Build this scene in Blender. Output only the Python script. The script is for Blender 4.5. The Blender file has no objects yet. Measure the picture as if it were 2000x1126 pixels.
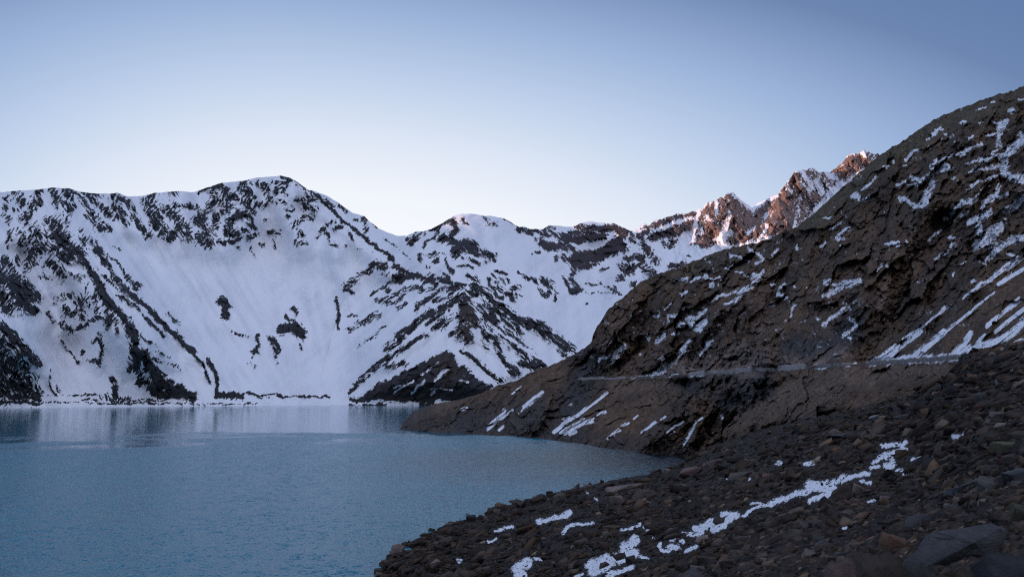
import bpy, bmesh, math, random
import numpy as np
from mathutils import Vector, Matrix, noise as mnoise

# ------------------------------------------------------------------ camera, sky, sun
S = bpy.context.scene
COL = S.collection
FPX = 1732.0                      # focal length in units of a 2000 wide frame
PITCH = math.atan(192.0 / FPX)
CAM_H = 40.0
cam = bpy.data.cameras.new('camera')
cam_ob = bpy.data.objects.new('camera', cam)
COL.objects.link(cam_ob)
cam.sensor_width = 36.0
cam.lens = FPX * 36.0 / 2000.0
cam.clip_start = 0.1
cam.clip_end = 60000.0
cam.dof.use_dof = True
cam.dof.focus_distance = 260.0
cam.dof.aperture_fstop = 2.8
cam_ob.location = (0, 0, CAM_H)
cam_ob.rotation_euler = (math.pi / 2 + PITCH, 0, 0)
S.camera = cam_ob

SUN_EL, SUN_AZ = math.radians(3.5), math.radians(-100.0)      # low sun far left
W = bpy.data.worlds.new('World')
S.world = W
W.use_nodes = True


def sky_nodes():
    nt = W.node_tree
    N, L = nt.nodes, nt.links
    bg = N['Background']

    def mth(op, a, b=None, clamp=False):
        n = N.new('ShaderNodeMath')
        n.operation = op
        n.use_clamp = clamp
        for i, v in enumerate((a, b)):
            if v is None:
                continue
            if isinstance(v, (int, float)):
                n.inputs[i].default_value = v
            else:
                L.new(v, n.inputs[i])
        return n.outputs[0]

    sky = N.new('ShaderNodeTexSky')
    sky.sky_type = 'NISHITA'
    sky.sun_disc = False
    sky.sun_elevation = SUN_EL
    sky.sun_rotation = SUN_AZ
    sky.ozone_density = 2.0
    tc = N.new('ShaderNodeTexCoord')
    sp = N.new('ShaderNodeSeparateXYZ')
    L.new(tc.outputs['Generated'], sp.inputs[0])
    x, y, z = sp.outputs
    el = mth('ARCSINE', z)
    az = mth('ARCTAN2', x, y)
    a = mth('DIVIDE', mth('MAXIMUM', el, 0.0), math.radians(28))
    da = mth('ADD', az, math.radians(12))
    left = mth('MULTIPLY', mth('MINIMUM', da, 0.0), -1.0)          # the afterglow runs round to the left, where the sun is
    lb = mth('ADD', mth('MINIMUM', mth('DIVIDE', left, math.radians(38)), 0.55),
             mth('MULTIPLY', mth('MAXIMUM', mth('SUBTRACT', left, math.radians(95)), 0.0), 2.95 / math.radians(73)))
    b = mth('ADD', mth('DIVIDE', mth('MAXIMUM', da, 0.0), math.radians(54)), lb)
    q = mth('SQRT', mth('ADD', mth('MULTIPLY', a, a), mth('MULTIPLY', b, b)))
    ramp = N.new('ShaderNodeValToRGB')
    cr = ramp.color_ramp
    stops = [(0.30, (.945, .945, .972)), (0.44, (.868, .90, .96)), (0.56, (.72, .785, .90)), (0.69, (.52, .63, .815)),
             (0.83, (.335, .455, .69)), (1.0, (.145, .228, .425)), (1.2, (.10, .172, .365)), (1.7, (.155, .26, .51)), (2.4, (.33, .41, .65)),
             (3.3, (.68, .73, .96))]
    while len(cr.elements) < len(stops):
        cr.elements.new(0.5)
    for e, (p, c) in zip(cr.elements, stops):
        e.position = p / 4.0
        e.color = (*c, 1)
    L.new(mth('DIVIDE', q, 4.0), ramp.inputs[0])
    sc = N.new('ShaderNodeVectorMath')
    sc.operation = 'SCALE'
    L.new(sky.outputs[0], sc.inputs[0])
    sc.inputs['Scale'].default_value = 0.012
    ad = N.new('ShaderNodeVectorMath')
    ad.operation = 'ADD'
    L.new(ramp.outputs[0], ad.inputs[0])
    L.new(sc.outputs[0], ad.inputs[1])
    L.new(ad.outputs[0], bg.inputs[0])
    bg.inputs[1].default_value = 1.0


sky_nodes()
sun = bpy.data.lights.new('sun', 'SUN')
sun.energy = 4.2
sun.color = (1.0, 0.60, 0.45)
sun.angle = math.radians(0.5)
sun_ob = bpy.data.objects.new('sun', sun)
COL.objects.link(sun_ob)
_sd = Vector((math.sin(SUN_AZ) * math.cos(SUN_EL), math.cos(SUN_AZ) * math.cos(SUN_EL), math.sin(SUN_EL)))
sun_ob.rotation_euler = _sd.to_track_quat('Z', 'Y').to_euler()
S.view_settings.view_transform = 'Standard'
S.view_settings.look = 'None'
S.view_settings.exposure = 0.0
S.view_settings.gamma = 1.0
S.render.film_transparent = False
S.render.engine = 'CYCLES'
S.cycles.use_denoising = False          # keep the fine texture of rock and scree
S.cycles.filter_width = 1.15

# ------------------------------------------------------------------ numeric helpers
cp, sp_ = math.cos(PITCH), math.sin(PITCH)


def ray(x, y):
    """unit-horizontal ray through a frame point: returns dx, dy, dz per metre of ground distance"""
    x = np.asarray(x, float)
    y = np.asarray(y, float)
    u, v = x - 1000.0, 563.0 - y
    dx = u
    dy = FPX * cp - v * sp_
    dz = FPX * sp_ + v * cp
    h = np.hypot(dx, dy)
    return dx / h, dy / h, dz / h


def place(x, y, R):
    dx, dy, dz = ray(x, y)
    return np.stack([dx * R, dy * R, CAM_H + dz * R], -1)


def r_water(x, y):
    return -CAM_H / ray(x, y)[2]


def _hash(ix, iy, seed):
    h = (ix.astype(np.int64) * 374761393 + iy.astype(np.int64) * 668265263 + seed * 974711) & 0xFFFFFFFF
    h = ((h ^ (h >> 13)) * 1274126177) & 0xFFFFFFFF
    return (h ^ (h >> 16)) & 0xFFFFFFFF


def perlin(x, y, seed=0):
    ix, iy = np.floor(x), np.floor(y)
    fx, fy = x - ix, y - iy
    ix = ix.astype(np.int64)
    iy = iy.astype(np.int64)
    u = fx * fx * fx * (fx * (fx * 6 - 15) + 10)
    v = fy * fy * fy * (fy * (fy * 6 - 15) + 10)

    def g(i, j, a, b):
        t = _hash(i, j, seed) / 4294967296.0 * (2 * math.pi)
        return np.cos(t) * a + np.sin(t) * b
    n00 = g(ix, iy, fx, fy)
    n10 = g(ix + 1, iy, fx - 1, fy)
    n01 = g(ix, iy + 1, fx, fy - 1)
    n11 = g(ix + 1, iy + 1, fx - 1, fy - 1)
    a = n00 + u * (n10 - n00)
    b = n01 + u * (n11 - n01)
    return (a + v * (b - a)) * 1.5


def fbm(x, y, octv=4, seed=0, gain=0.5, ridged=False):
    out = np.zeros(np.broadcast(x, y).shape)
    amp, tot = 1.0, 0.0
    for o in range(octv):
        n = perlin(x, y, seed + o * 17)
        if ridged:
            n = 1.0 - 2.0 * np.abs(n)
        out += amp * n
        tot += amp
        amp *= gain
        c, s = 0.8, 0.6
        x, y = (x * c - y * s) * 2.03 + 11.3, (x * s + y * c) * 2.03 - 7.1
    return out / tot


def streak(x, y, ang, lu, lv, octv, seed, ridged=False):
    """noise stretched along a direction; ang in degrees, lu = length along, lv = width"""
    a = math.radians(ang)
    return fbm((x * math.cos(a) + y * math.sin(a)) / lu, (-x * math.sin(a) + y * math.cos(a)) / lv, octv, seed, ridged=ridged)


def facets(x, y, cell, seed, ang=0.0, stretch=1.0):
    """broken planes: every cell is a plane of its own tilt, with steps between cells"""
    a = math.radians(ang)
    u = (x * math.cos(a) + y * math.sin(a)) / (cell * stretch)
    v = (-x * math.sin(a) + y * math.cos(a)) / cell
    iu, iv = np.floor(u).astype(np.int64), np.floor(v).astype(np.int64)
    best = np.full(u.shape, 1e9)
    out = np.zeros(u.shape)
    for di in (-1, 0, 1):
        for dj in (-1, 0, 1):
            i, j = iu + di, iv + dj
            h = [_hash(i, j, seed + k) / 4294967296.0 for k in range(5)]
            du, dv = u - (i + h[0]), v - (j + h[1])
            d = du * du + dv * dv
            val = (h[2] - .5) * 0.9 + du * (h[3] - .5) * 2.2 + dv * (h[4] - .5) * 2.2
            m = d < best
            best = np.where(m, d, best)
            out = np.where(m, val, out)
    return out


class TPS:
    """smooth surface through control points (x, y, R), solved on log R"""

    def __init__(self, pts, lam=0.0):
        p = np.array(pts, float)
        self.c = p[:, :2] / 500.0
        n = len(p)
        K = self._k(self.c, self.c) + lam * np.eye(n)
        P = np.hstack([np.ones((n, 1)), self.c])
        A = np.zeros((n + 3, n + 3))
        A[:n, :n] = K
        A[:n, n:] = P
        A[n:, :n] = P.T
        b = np.zeros(n + 3)
        b[:n] = np.log(p[:, 2])
        self.w = np.linalg.solve(A, b)

    @staticmethod
    def _k(a, b):
        d2 = ((a[:, None, :] - b[None, :, :]) ** 2).sum(-1)
        return 0.5 * d2 * np.log(d2 + 1e-12)

    def __call__(self, x, y):
        sh = np.broadcast(x, y).shape
        q = np.stack([np.broadcast_to(x, sh).ravel(), np.broadcast_to(y, sh).ravel()], -1) / 500.0
        out = np.empty(len(q))
        n = len(self.c)
        for i in range(0, len(q), 20000):
            s = q[i:i + 20000]
            out[i:i + 20000] = self._k(s, self.c) @ self.w[:n] + self.w[n] + s @ self.w[n + 1:]
        return np.exp(out).reshape(sh)


# cover maps: where rock shows through snow, where snow lies on rock, rock hue (indexed over the survey area)
X0, Y0, MW, MH = -420, 100, 2900, 1200


class Cover:
    def __init__(self, base=0.0):
        self.a = np.full((MH, MW), base, np.float32)

    def _win(self, pts, m):
        x0 = max(0, int(pts[:, 0].min() - m) - X0)
        x1 = min(MW, int(pts[:, 0].max() + m) + 2 - X0)
        y0 = max(0, int(pts[:, 1].min() - m) - Y0)
        y1 = min(MH, int(pts[:, 1].max() + m) + 2 - Y0)
        if x1 <= x0 or y1 <= y0:
            return None
        gx, gy = np.meshgrid(np.arange(x0, x1) + X0, np.arange(y0, y1) + Y0)
        return x0, x1, y0, y1, gx.astype(np.float32), gy.astype(np.float32)

    def stroke(self, pts, w, s=1.0, taper=True, soft=1.5):
        pts = np.array(pts, np.float32)
        m = w * 0.5 * soft + 1
        win = self._win(pts, m)
        if win is None:
            return
        x0, x1, y0, y1, gx, gy = win
        best = np.full(gx.shape, 1e9, np.float32)
        if len(pts) == 1:
            best = np.hypot(gx - pts[0, 0], gy - pts[0, 1])
        for a, b in zip(pts[:-1], pts[1:]):
            d = b - a
            l2 = float(d @ d) + 1e-6
            t = np.clip(((gx - a[0]) * d[0] + (gy - a[1]) * d[1]) / l2, 0, 1)
            best = np.minimum(best, np.hypot(gx - a[0] - t * d[0], gy - a[1] - t * d[1]))
        v = np.clip(1.0 - best / m, 0, 1) * soft
        v = np.clip(v, 0, 1) * s
        r = self.a[y0:y1, x0:x1]
        np.maximum(r, v, out=r)

    def poly(self, pts, s=1.0, edge=4.0):
        pts = np.array(pts, np.float32)
        win = self._win(pts, edge + 1)
        if win is None:
            return
        x0, x1, y0, y1, gx, gy = win
        inside = np.zeros(gx.shape, bool)
        best = np.full(gx.shape, 1e9, np.float32)
        for a, b in zip(pts, np.roll(pts, -1, 0)):
            d = b - a
            l2 = float(d @ d) + 1e-6
            t = np.clip(((gx - a[0]) * d[0] + (gy - a[1]) * d[1]) / l2, 0, 1)
            best = np.minimum(best, np.hypot(gx - a[0] - t * d[0], gy - a[1] - t * d[1]))
            c = ((a[1] > gy) != (b[1] > gy)) & (gx < (b[0] - a[0]) * (gy - a[1]) / (b[1] - a[1] + 1e-9) + a[0])
            inside ^= c
        v = np.clip(0.5 + np.where(inside, best, -best) / (2 * edge), 0, 1) * s
        r = self.a[y0:y1, x0:x1]
        np.maximum(r, v, out=r)

    def blurred(self, rad, it=2):
        o = Cover()
        a = self.a.copy()
        for _ in range(it):
            for ax in (0, 1):
                c = np.cumsum(np.pad(a, [(rad + 1, rad) if k == ax else (0, 0) for k in (0, 1)], mode='edge'), axis=ax, dtype=np.float64)
                n = a.shape[ax]
                sl1 = [slice(None)] * 2
                sl0 = [slice(None)] * 2
                sl1[ax] = slice(2 * rad + 1, 2 * rad + 1 + n)
                sl0[ax] = slice(0, n)
                a = ((c[tuple(sl1)] - c[tuple(sl0)]) / (2 * rad + 1)).astype(np.float32)
        o.a = a
        return o

    def __call__(self, x, y):
        gx = np.clip(np.asarray(x, float) - X0, 0, MW - 1.01)
        gy = np.clip(np.asarray(y, float) - Y0, 0, MH - 1.01)
        ix, iy = gx.astype(int), gy.astype(int)
        fx, fy = gx - ix, gy - iy
        a = self.a
        return (a[iy, ix] * (1 - fx) + a[iy, ix + 1] * fx) * (1 - fy) + (a[iy + 1, ix] * (1 - fx) + a[iy + 1, ix + 1] * fx) * fy


def survey(cov, text, ox, oy, sc, wk=1.0, sk=1.0):
    """lines 'x,y x,y ... wW sS' in a local survey frame"""
    for ln in text.replace(';', '\n').split('\n'):
        t = ln.split()
        if not t:
            continue
        w, s, pts = 20.0, 1.0, []
        for k in t:
            if k[0] == 'w':
                w = float(k[1:])
            elif k[0] == 's':
                s = float(k[1:])
            else:
                a, b = k.split(',')
                pts.append((float(a) / sc + ox, float(b) / sc + oy))
        cov.stroke(pts, w / sc * wk, s * sk)


def sstep(a, b, x):
    t = np.clip((x - a) / (b - a), 0, 1)
    return t * t * (3 - 2 * t)


# ------------------------------------------------------------------ mesh helpers
def tag(o, label=None, cat=None, group=None, kind=None):
    if label:
        o['label'] = label
    if cat:
        o['category'] = cat
    if group:
        o['group'] = group
    if kind:
        o['kind'] = kind
    return o


def grid_mesh(name, P, mat, attrs=None, colors=None):
    r, c, _ = P.shape
    me = bpy.data.meshes.new(name)
    nv = r * c
    idx = np.arange(nv).reshape(r, c)
    q = np.stack([idx[:-1, :-1], idx[:-1, 1:], idx[1:, 1:], idx[1:, :-1]], -1).reshape(-1, 4)
    nf = len(q)
    me.vertices.add(nv)
    me.vertices.foreach_set('co', P.reshape(-1).astype(np.float32))
    me.loops.add(nf * 4)
    me.loops.foreach_set('vertex_index', q.reshape(-1).astype(np.int32))
    me.polygons.add(nf)
    me.polygons.foreach_set('loop_start', (np.arange(nf) * 4).astype(np.int32))
    me.polygons.foreach_set('loop_total', np.full(nf, 4, np.int32))
    me.polygons.foreach_set('use_smooth', np.ones(nf, bool))
    me.update(calc_edges=True)
    for k, v in (attrs or {}).items():
        at = me.attributes.new(k, 'FLOAT', 'POINT')
        at.data.foreach_set('value', v.reshape(-1).astype(np.float32))
    for k, v in (colors or {}).items():
        at = me.attributes.new(k, 'FLOAT_COLOR', 'POINT')
        full = np.ones((nv, 4), np.float32)
        full[:, :3] = v.reshape(-1, 3)
        at.data.foreach_set('color', full.reshape(-1))
    me.materials.append(mat)
    o = bpy.data.objects.new(name, me)
    COL.objects.link(o)
    return o


class NT:
    def __init__(self, name):
        self.m = bpy.data.materials.new(name)
        self.m.use_nodes = True
        self.nt = self.m.node_tree
        self.N, self.L = self.nt.nodes, self.nt.links
        self.bsdf = self.N['Principled BSDF']

    def new(self, t, **kw):
        n = self.N.new(t)
        for k, v in kw.items():
            setattr(n, k, v)
        return n

    def plug(self, sock, v):
        if isinstance(v, (int, float, tuple, list)):
            sock.default_value = v
        else:
            self.L.new(v, sock)

    def math(self, op, a, b=None, clamp=False):
        n = self.new('ShaderNodeMath', operation=op, use_clamp=clamp)
        self.plug(n.inputs[0], a)
        if b is not None:
            self.plug(n.inputs[1], b)
        return n.outputs[0]

    def noise(self, scale, detail=6, rough=0.55, vec=None, dist=0.0):
        n = self.new('ShaderNodeTexNoise')
        n.inputs['Scale'].default_value = scale
        n.inputs['Detail'].default_value = detail
        n.inputs['Roughness'].default_value = rough
        n.inputs['Distortion'].default_value = dist
        if vec is None:
            vec = self.new('ShaderNodeNewGeometry').outputs['Position']
        self.L.new(vec, n.inputs['Vector'])
        return n.outputs[0]

    def maprange(self, v, a, b, c=0.0, d=1.0, smooth=False):
        n = self.new('ShaderNodeMapRange')
        if smooth:
            n.interpolation_type = 'SMOOTHSTEP'
        self.plug(n.inputs[0], v)
        for i, k in enumerate((a, b, c, d)):
            n.inputs[i + 1].default_value = k
        return n.outputs[0]

    def mix(self, f, a, b, blend='MIX'):
        n = self.new('ShaderNodeMix', data_type='RGBA', blend_type=blend)
        self.plug(n.inputs[0], f)
        for s, v in ((n.inputs[6], a), (n.inputs[7], b)):
            self.plug(s, (*v, 1) if isinstance(v, tuple) and len(v) == 3 else v)
        return n.outputs[2]

    def attr(self, name):
        return self.new('ShaderNodeAttribute', attribute_name=name)


def terrain_mat(name, fine, edge=0.16, snow=(.86, .88, .91), bump_d=1.0, vary=(0.55, 1.5), crisp=0.05):
    """rock or snow by the 'rock' attribute broken up with world noise of frequency `fine`"""
    t = NT(name)
    rock = t.attr('rock').outputs['Fac']
    hue = t.attr('hue').outputs['Color']
    n1 = t.noise(fine, 7, 0.62)
    n2 = t.noise(fine * 3.1, 5, 0.6)
    v = t.math('ADD', rock, t.math('MULTIPLY', t.math('SUBTRACT', n1, 0.5), edge * 2))
    mask = t.maprange(v, 0.5 - crisp, 0.5 + crisp)
    shade = t.maprange(n2, 0.3, 0.7, vary[0], vary[1])
    rc = t.new('ShaderNodeVectorMath', operation='SCALE')
    t.L.new(hue, rc.inputs[0])
    t.L.new(shade, rc.inputs['Scale'])
    shade_mix = t.maprange(t.attr('shade_smudge').outputs['Fac'], 0, 1, 0.0, 1.0)
    sn = t.mix(shade_mix, snow, (.63, .65, .70))  # soft blue-grey shading painted into the snow colour
    col = t.mix(mask, sn, rc.outputs[0])
    t.L.new(col, t.bsdf.inputs['Base Color'])
    t.L.new(t.maprange(mask, 0, 1, 0.62, 0.92), t.bsdf.inputs['Roughness'])
    t.bsdf.inputs['Specular IOR Level'].default_value = 0.25
    bp = t.new('ShaderNodeBump')
    t.L.new(t.maprange(mask, 0, 1, 0.12, 0.9), bp.inputs['Strength'])
    bp.inputs['Distance'].default_value = bump_d
    t.L.new(t.math('ADD', n1, t.math('MULTIPLY', n2, 0.5)), bp.inputs['Height'])
    t.L.new(bp.outputs[0], t.bsdf.inputs['Normal'])
    return t.m


def interp_line(line, x):
    l = np.array(line, float)
    return np.interp(x, l[:, 0], l[:, 1])


def shade_smudge(x, y):
    """soft relief shading put into the snow colour, with slide-track smudges"""
    a = sstep(430, 640, x) * 1.0
    tr = (1 - a) * streak(x, y, 58, 130, 13, 4, 201) + a * (0.5 * streak(x, y, 84, 130, 15, 4, 202) + 0.5 * streak(x, y, -42, 130, 13, 4, 203))
    return np.clip(0.10 + 0.6 * fbm(x / 75, y / 60, 4, 204) + 0.8 * tr + 0.25 * fbm(x / 5, y / 4, 3, 205), 0, 1)


def landform(name, xs, top, bottom, Rf, rockf, relief, huef, mat, nrow, back=None, jag=0.0, seed=0, warp=3.0, under=False):
    """a slope swept from its foot to its crest, with a far side behind the crest"""
    xs = np.asarray(xs, float)
    yt = interp_line(top, xs)
    if jag:
        yt = yt + jag * fbm(xs / 14.0, xs * 0 + seed, 4, seed + 5, gain=0.6)
    yb = interp_line(bottom, xs)
    t = np.linspace(0, 1, nrow)[:, None]
    X = np.broadcast_to(xs[None, :], (nrow, len(xs))).copy()
    Y = yb[None, :] + (yt - yb)[None, :] * t
    R = Rf(X, Y)
    wx = X + warp * (fbm(X / 30, Y / 30, 2, seed + 21) * 1.8 + fbm(X / 9, Y / 9, 4, seed + 1, gain=.65) * 1.3)
    wy = Y + warp * (fbm(X / 30, Y / 30, 2, seed + 22) * 2.0 + fbm(X / 9, Y / 9, 4, seed + 2, gain=.65) * 1.5)
    rk = rockf(wx, wy, X, Y)
    R = R - relief(X, Y, rk)
    P = place(X, Y, R)
    H = huef(X, Y)
    du = shade_smudge(X, Y)
    if back:
        rows = []
        dx, dy, _ = ray(X[-1], Y[-1])
        base = P[-1]
        for k in range(1, 9):
            f = k / 8.0
            d = back[0] * f
            z = base[:, 2] - (base[:, 2] - np.minimum(back[1], base[:, 2] - 8)) * (f ** 0.8)
            rows.append(np.stack([base[:, 0] + dx * d, base[:, 1] + dy * d, z], -1))
        P = np.concatenate([P, np.array(rows)], 0)
        rk = np.concatenate([rk, np.repeat(rk[-1:], 8, 0)], 0)
        H = np.concatenate([H, np.repeat(H[-1:], 8, 0)], 0)
        du = np.concatenate([du, np.repeat(du[-1:], 8, 0)], 0)
    if under:                                   # the same ground goes on beneath and behind the viewpoint
        B = P[0]
        T = np.stack([B[:, 0] * 1.4, B[:, 1] * 0 - 90, 38.4 + np.clip(B[:, 0] * .15, -25, 40)], -1)
        ks = np.linspace(1, 0, 30)[:-1] ** 1.6
        rows = np.array([B + (T - B) * k for k in ks])
        rows[:, :, 2] += .25 * fbm(rows[:, :, 0] / 3, rows[:, :, 1] / 3, 4, 77) * np.clip(ks * 12, 0, 1)[:, None]
        P = np.concatenate([rows, P], 0)
        rk, du = (np.concatenate([np.repeat(a[:1], len(ks), 0), a], 0) for a in (rk, du))
        H = np.concatenate([np.repeat(H[:1], len(ks), 0), H], 0)
    o = grid_mesh(name, P, mat, {'rock': rk, 'shade_smudge': du}, {'hue': H})
    return o, R, X, Y


# ------------------------------------------------------------------ survey of rock on the snowy mountains
ROCK = Cover(0.0)
SNOWL = Cover(0.0)        # snow gullies cut into the rock
survey(ROCK, """
130,215 150,290 w60 s.9; 180,240 170,310 150,350 w35; 300,220 280,300 240,370 190,430 w70; 50,260 30,370 60,440 w50 s.8
110,330 60,460 w30 s.7; 410,190 430,240 430,340 w50 s.9; 420,220 500,310 550,380 530,460 w30 s.85; 500,210 560,270 w55; 510,310 560,350 w50
550,200 640,260 700,350 780,430 860,510 w30; 600,240 680,340 w25 s.7; 680,400 720,440 800,520 w70 s.9
660,220 760,300 830,370 890,410 w50; 740,240 800,270 w40 s.8; 880,240 900,330 960,420 990,470 w55; 930,260 1000,330 1050,420 w50 s.85
1040,400 1090,470 1150,550 w60; 1010,290 1060,350 w22 s.8; 1200,230 1160,310 1200,420 w85; 1110,290 1180,250 w30 s.9
1200,400 1230,490 1330,560 w105; 1290,350 1380,430 1450,530 w95; 1350,320 1520,340 w50 s.9; 1420,480 1480,580 w65 s.9; 1260,480 1200,490 w50
1320,230 1380,220 w40 s.8; 1640,170 1720,160 1780,240 1860,270 w75; 1550,240 1620,190 w25; 1660,230 1700,290 w60; 1690,300 1640,340 1560,400 w75 s.95
1560,440 1600,520 1560,580 1620,620 w95; 1760,290 1800,340 1760,370 w75 s.9; 1700,410 1680,500 w75 s.95; 1900,150 1880,230 w40; 1900,150 1960,200 1990,260 w30
1930,230 1920,300 1950,370 1880,400 1790,440 w65; 1940,420 1990,490 w40; 1800,480 1780,540 1840,570 w70; 1710,610 1850,600 w45 s1.1; 1900,510 1930,530 w40; 1930,580 1990,560 w45
260,520 290,590 240,640 w115 s.9; 130,540 180,560 150,640 w60 s.8; 70,520 60,650 w30 s.6; 420,470 480,580 560,680 620,700 w125 s1.1; 360,460 420,480 w50 s.9
340,570 330,620 260,690 230,790 w105 s.9; 430,680 520,740 w110 s1.1; 400,780 480,850 w95 s.9; 330,860 400,900 w50 s.7; 130,720 150,790 w30 s.8
640,740 700,830 780,930 800,1000 870,1110 w55 s1.25; 560,860 630,880 w40 s.8; 640,540 650,600 w45 s.9; 700,590 780,690 830,780 920,920 980,990 w42
840,720 960,820 1020,880 w18; 980,850 1020,930 1070,970 w38 s1.1; 1000,990 1050,1050 1150,1110 w33 s1.2; 740,800 860,920 940,1000 w14 s.9; 920,1020 1040,1110 w14 s.9
690,940 680,980 w40 s.8; 600,1050 640,1100 w60 s.75; 440,1080 560,1040 w30 s.7; 20,850 100,960 200,1080 w130 s1.2; 30,760 80,870 180,920 240,1010 w90 s1.1; 20,1060 60,1110 w60 s1.1; 760,1000 740,1050 w40
890,640 950,670 w18 s.8; 540,590 560,620 w16 s.7; 490,380 500,420 w16 s.6
""", 0, 320, 4)
survey(ROCK, """
180,0 200,80 270,80 w110 s1.2; 150,120 280,190 w60 s1.2; 20,130 80,190 w70 s1.1; 380,200 410,270 w35 s.95; 440,100 560,60 w40 s.75; 500,180 570,210 w60 s.85; 480,290 570,340 w50 s.85
610,130 640,240 w65 s.9; 640,80 700,160 w65 s.75; 720,80 760,200 w50 s.75; 780,20 810,100 880,170 960,230 1000,280 w58 s1.3; 600,325 700,270 800,240 w28 s1.2
840,200 850,260 w70; 850,290 830,340 w30 s.8; 900,260 910,340 w35 s.75; 1000,280 1050,380 1060,470 1060,600 w78 s1.3; 1110,530 1170,620 1220,700 w105 s1.4; 1080,640 1100,760 w65
1020,420 1010,660 w30 s.85; 1180,780 1300,760 1400,810 1500,860 w75 s1.5; 1200,830 1400,850 w60 s1.4; 1440,810 1510,850 w40 s1.3
920,60 1040,120 1120,220 1200,310 1290,380 w24 s1.1; 1030,50 1120,130 1220,230 1330,340 1430,430 1510,500 w34 s1.4; 1510,520 1600,620 1640,760 w18 s1.2; 1620,570 1680,660 1700,760 1690,830 w26 s1.3
1310,200 1400,290 w24 s.8; 1100,380 1210,450 w16; 780,380 790,480 770,610 w38; 720,430 760,400 w20 s.9; 640,540 660,500 w25 s.9; 700,580 740,570 w25 s.9; 1220,490 1330,550 w15 s.6; 1230,560 1400,640 w20 s.6
1730,100 1770,150 1760,220 w65 s1.3; 1800,350 1940,385 w22 s.85; 20,300 100,400 200,480 300,600 w65 s1.2; 20,400 120,540 220,640 w55 s1.0; 20,520 130,650 w50 s1.1; 20,600 180,770 300,840 w60 s1.25; 30,690 60,830 w80 s1.1; 0,700 250,830 w60 s1.1
450,390 540,500 620,590 w11 s1.1; 870,710 910,790 920,890 w34 s1.1; 800,870 1000,880 w46; 400,640 390,760 440,830 w15; 440,760 470,810 w14 s.8; 1710,850 1850,850 w40 s1.5; 1260,660 1300,690 w14
0,902 300,905 w20 s1.6; 300,903 1000,908 2000,915 w10 s.95; 350,842 900,842 w7 s.8; 650,880 760,880 w14; 990,885 1300,880 w14; 60,850 250,860 w50 s1.2
""", 0, 560, 4)
survey(ROCK, """
690,170 720,220 w30 s1.3; 660,180 720,175 w12; 610,330 680,310 750,360 w80 s1.4; 640,240 660,260 w30; 1030,90 1040,200 1045,330 w17 s1.3; 520,390 560,480 570,510 w42 s1.05
410,380 410,440 380,510 w28 s1.1; 380,500 410,510 w40 s1.2; 350,600 400,620 w30 s.85; 350,580 380,530 w20 s.8; 1110,230 1180,230 w18 s.8; 1140,320 1230,260 1360,210 w30 s.9
1200,470 1300,400 1420,310 w18 s.85; 740,440 760,480 w20 s.6; 100,850 290,850 w42 s1.5; 290,832 550,845 980,860 w9 s1.3; 400,850 520,880 w12 s.8; 560,540 580,580 w24 s.7
""", 400, 560, 4)
survey(ROCK, """
420,150 490,200 500,280 w48 s.9; 530,130 600,160 560,210 w55 s.9; 640,150 600,210 w40 s.9; 300,150 340,220 330,320 350,370 w58; 400,320 460,330 w60 s.9; 260,380 380,380 w40; 190,440 350,400 w35; 180,500 240,560 w68
100,610 260,600 w35 s1.1; 300,520 320,525 w35 s.9; 350,470 360,480 w38 s.9; 470,430 480,440 w30 s.9; 500,520 580,550 w46 s.9; 440,630 450,632 w30 s.9; 540,600 540,660 w25 s.75; 600,290 680,350 w55 s.8; 620,260 640,240 w30 s.8
650,400 660,410 w40 s.75; 720,270 880,250 w40 s.9; 770,300 870,290 w30; 780,340 870,350 w40 s.9; 700,490 780,410 850,400 w38 s.8; 720,520 760,560 w48 s.9; 720,620 790,620 w38; 800,430 850,440 w25 s.9
600,100 700,140 820,220 w30; 850,230 950,320 1050,410 1150,500 1290,590 w24 s1.3; 950,280 1000,330 w25; 1000,370 1010,375 w20; 1000,440 930,500 870,580 w25 s.85; 1000,500 1070,490 w24; 940,540 980,600 w30; 990,630 1030,640 w35 s.85
1140,540 1150,600 w30 s.9; 1100,630 1110,632 w25 s.8; 1050,320 1110,360 w30; 1170,430 1190,435 w25 s.9; 1240,440 1260,520 w40 s.9; 1250,420 1330,490 w20 s.95; 1270,600 1330,630 w24 s1.2; 1400,570 1500,660 1600,740 w12 s.75; 1330,660 1400,690 1470,760 w26 s1.3
1320,790 1410,790 w50; 1210,870 1300,820 w40; 1100,950 1200,900 w50 s.95; 1090,980 1150,1000 w30; 1480,790 1550,830 w46 s1.3; 1560,840 1690,880 w28 s1.3; 1380,870 1440,850 w25; 1500,880 1620,890 w38 s1.3; 1510,920 1530,925 w40 s1.2
1300,1030 1480,900 w15 s1.05; 1425,980 1440,985 w42 s1.1; 1350,1080 1470,1090 1600,970 w33; 1600,970 1800,980 w40 s.8; 1740,900 1800,950 w56 s1.2; 1840,900 1910,930 w38 s1.2; 1650,1110 1880,960 w22
420,160 300,150 w14 s.8; 1180,660 1300,690 w10 s.6; 380,680 390,720 w14 s.6; 260,650 280,660 w20 s.7; 360,660 380,690 w20 s.7
""", 400, 320, 4)
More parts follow.
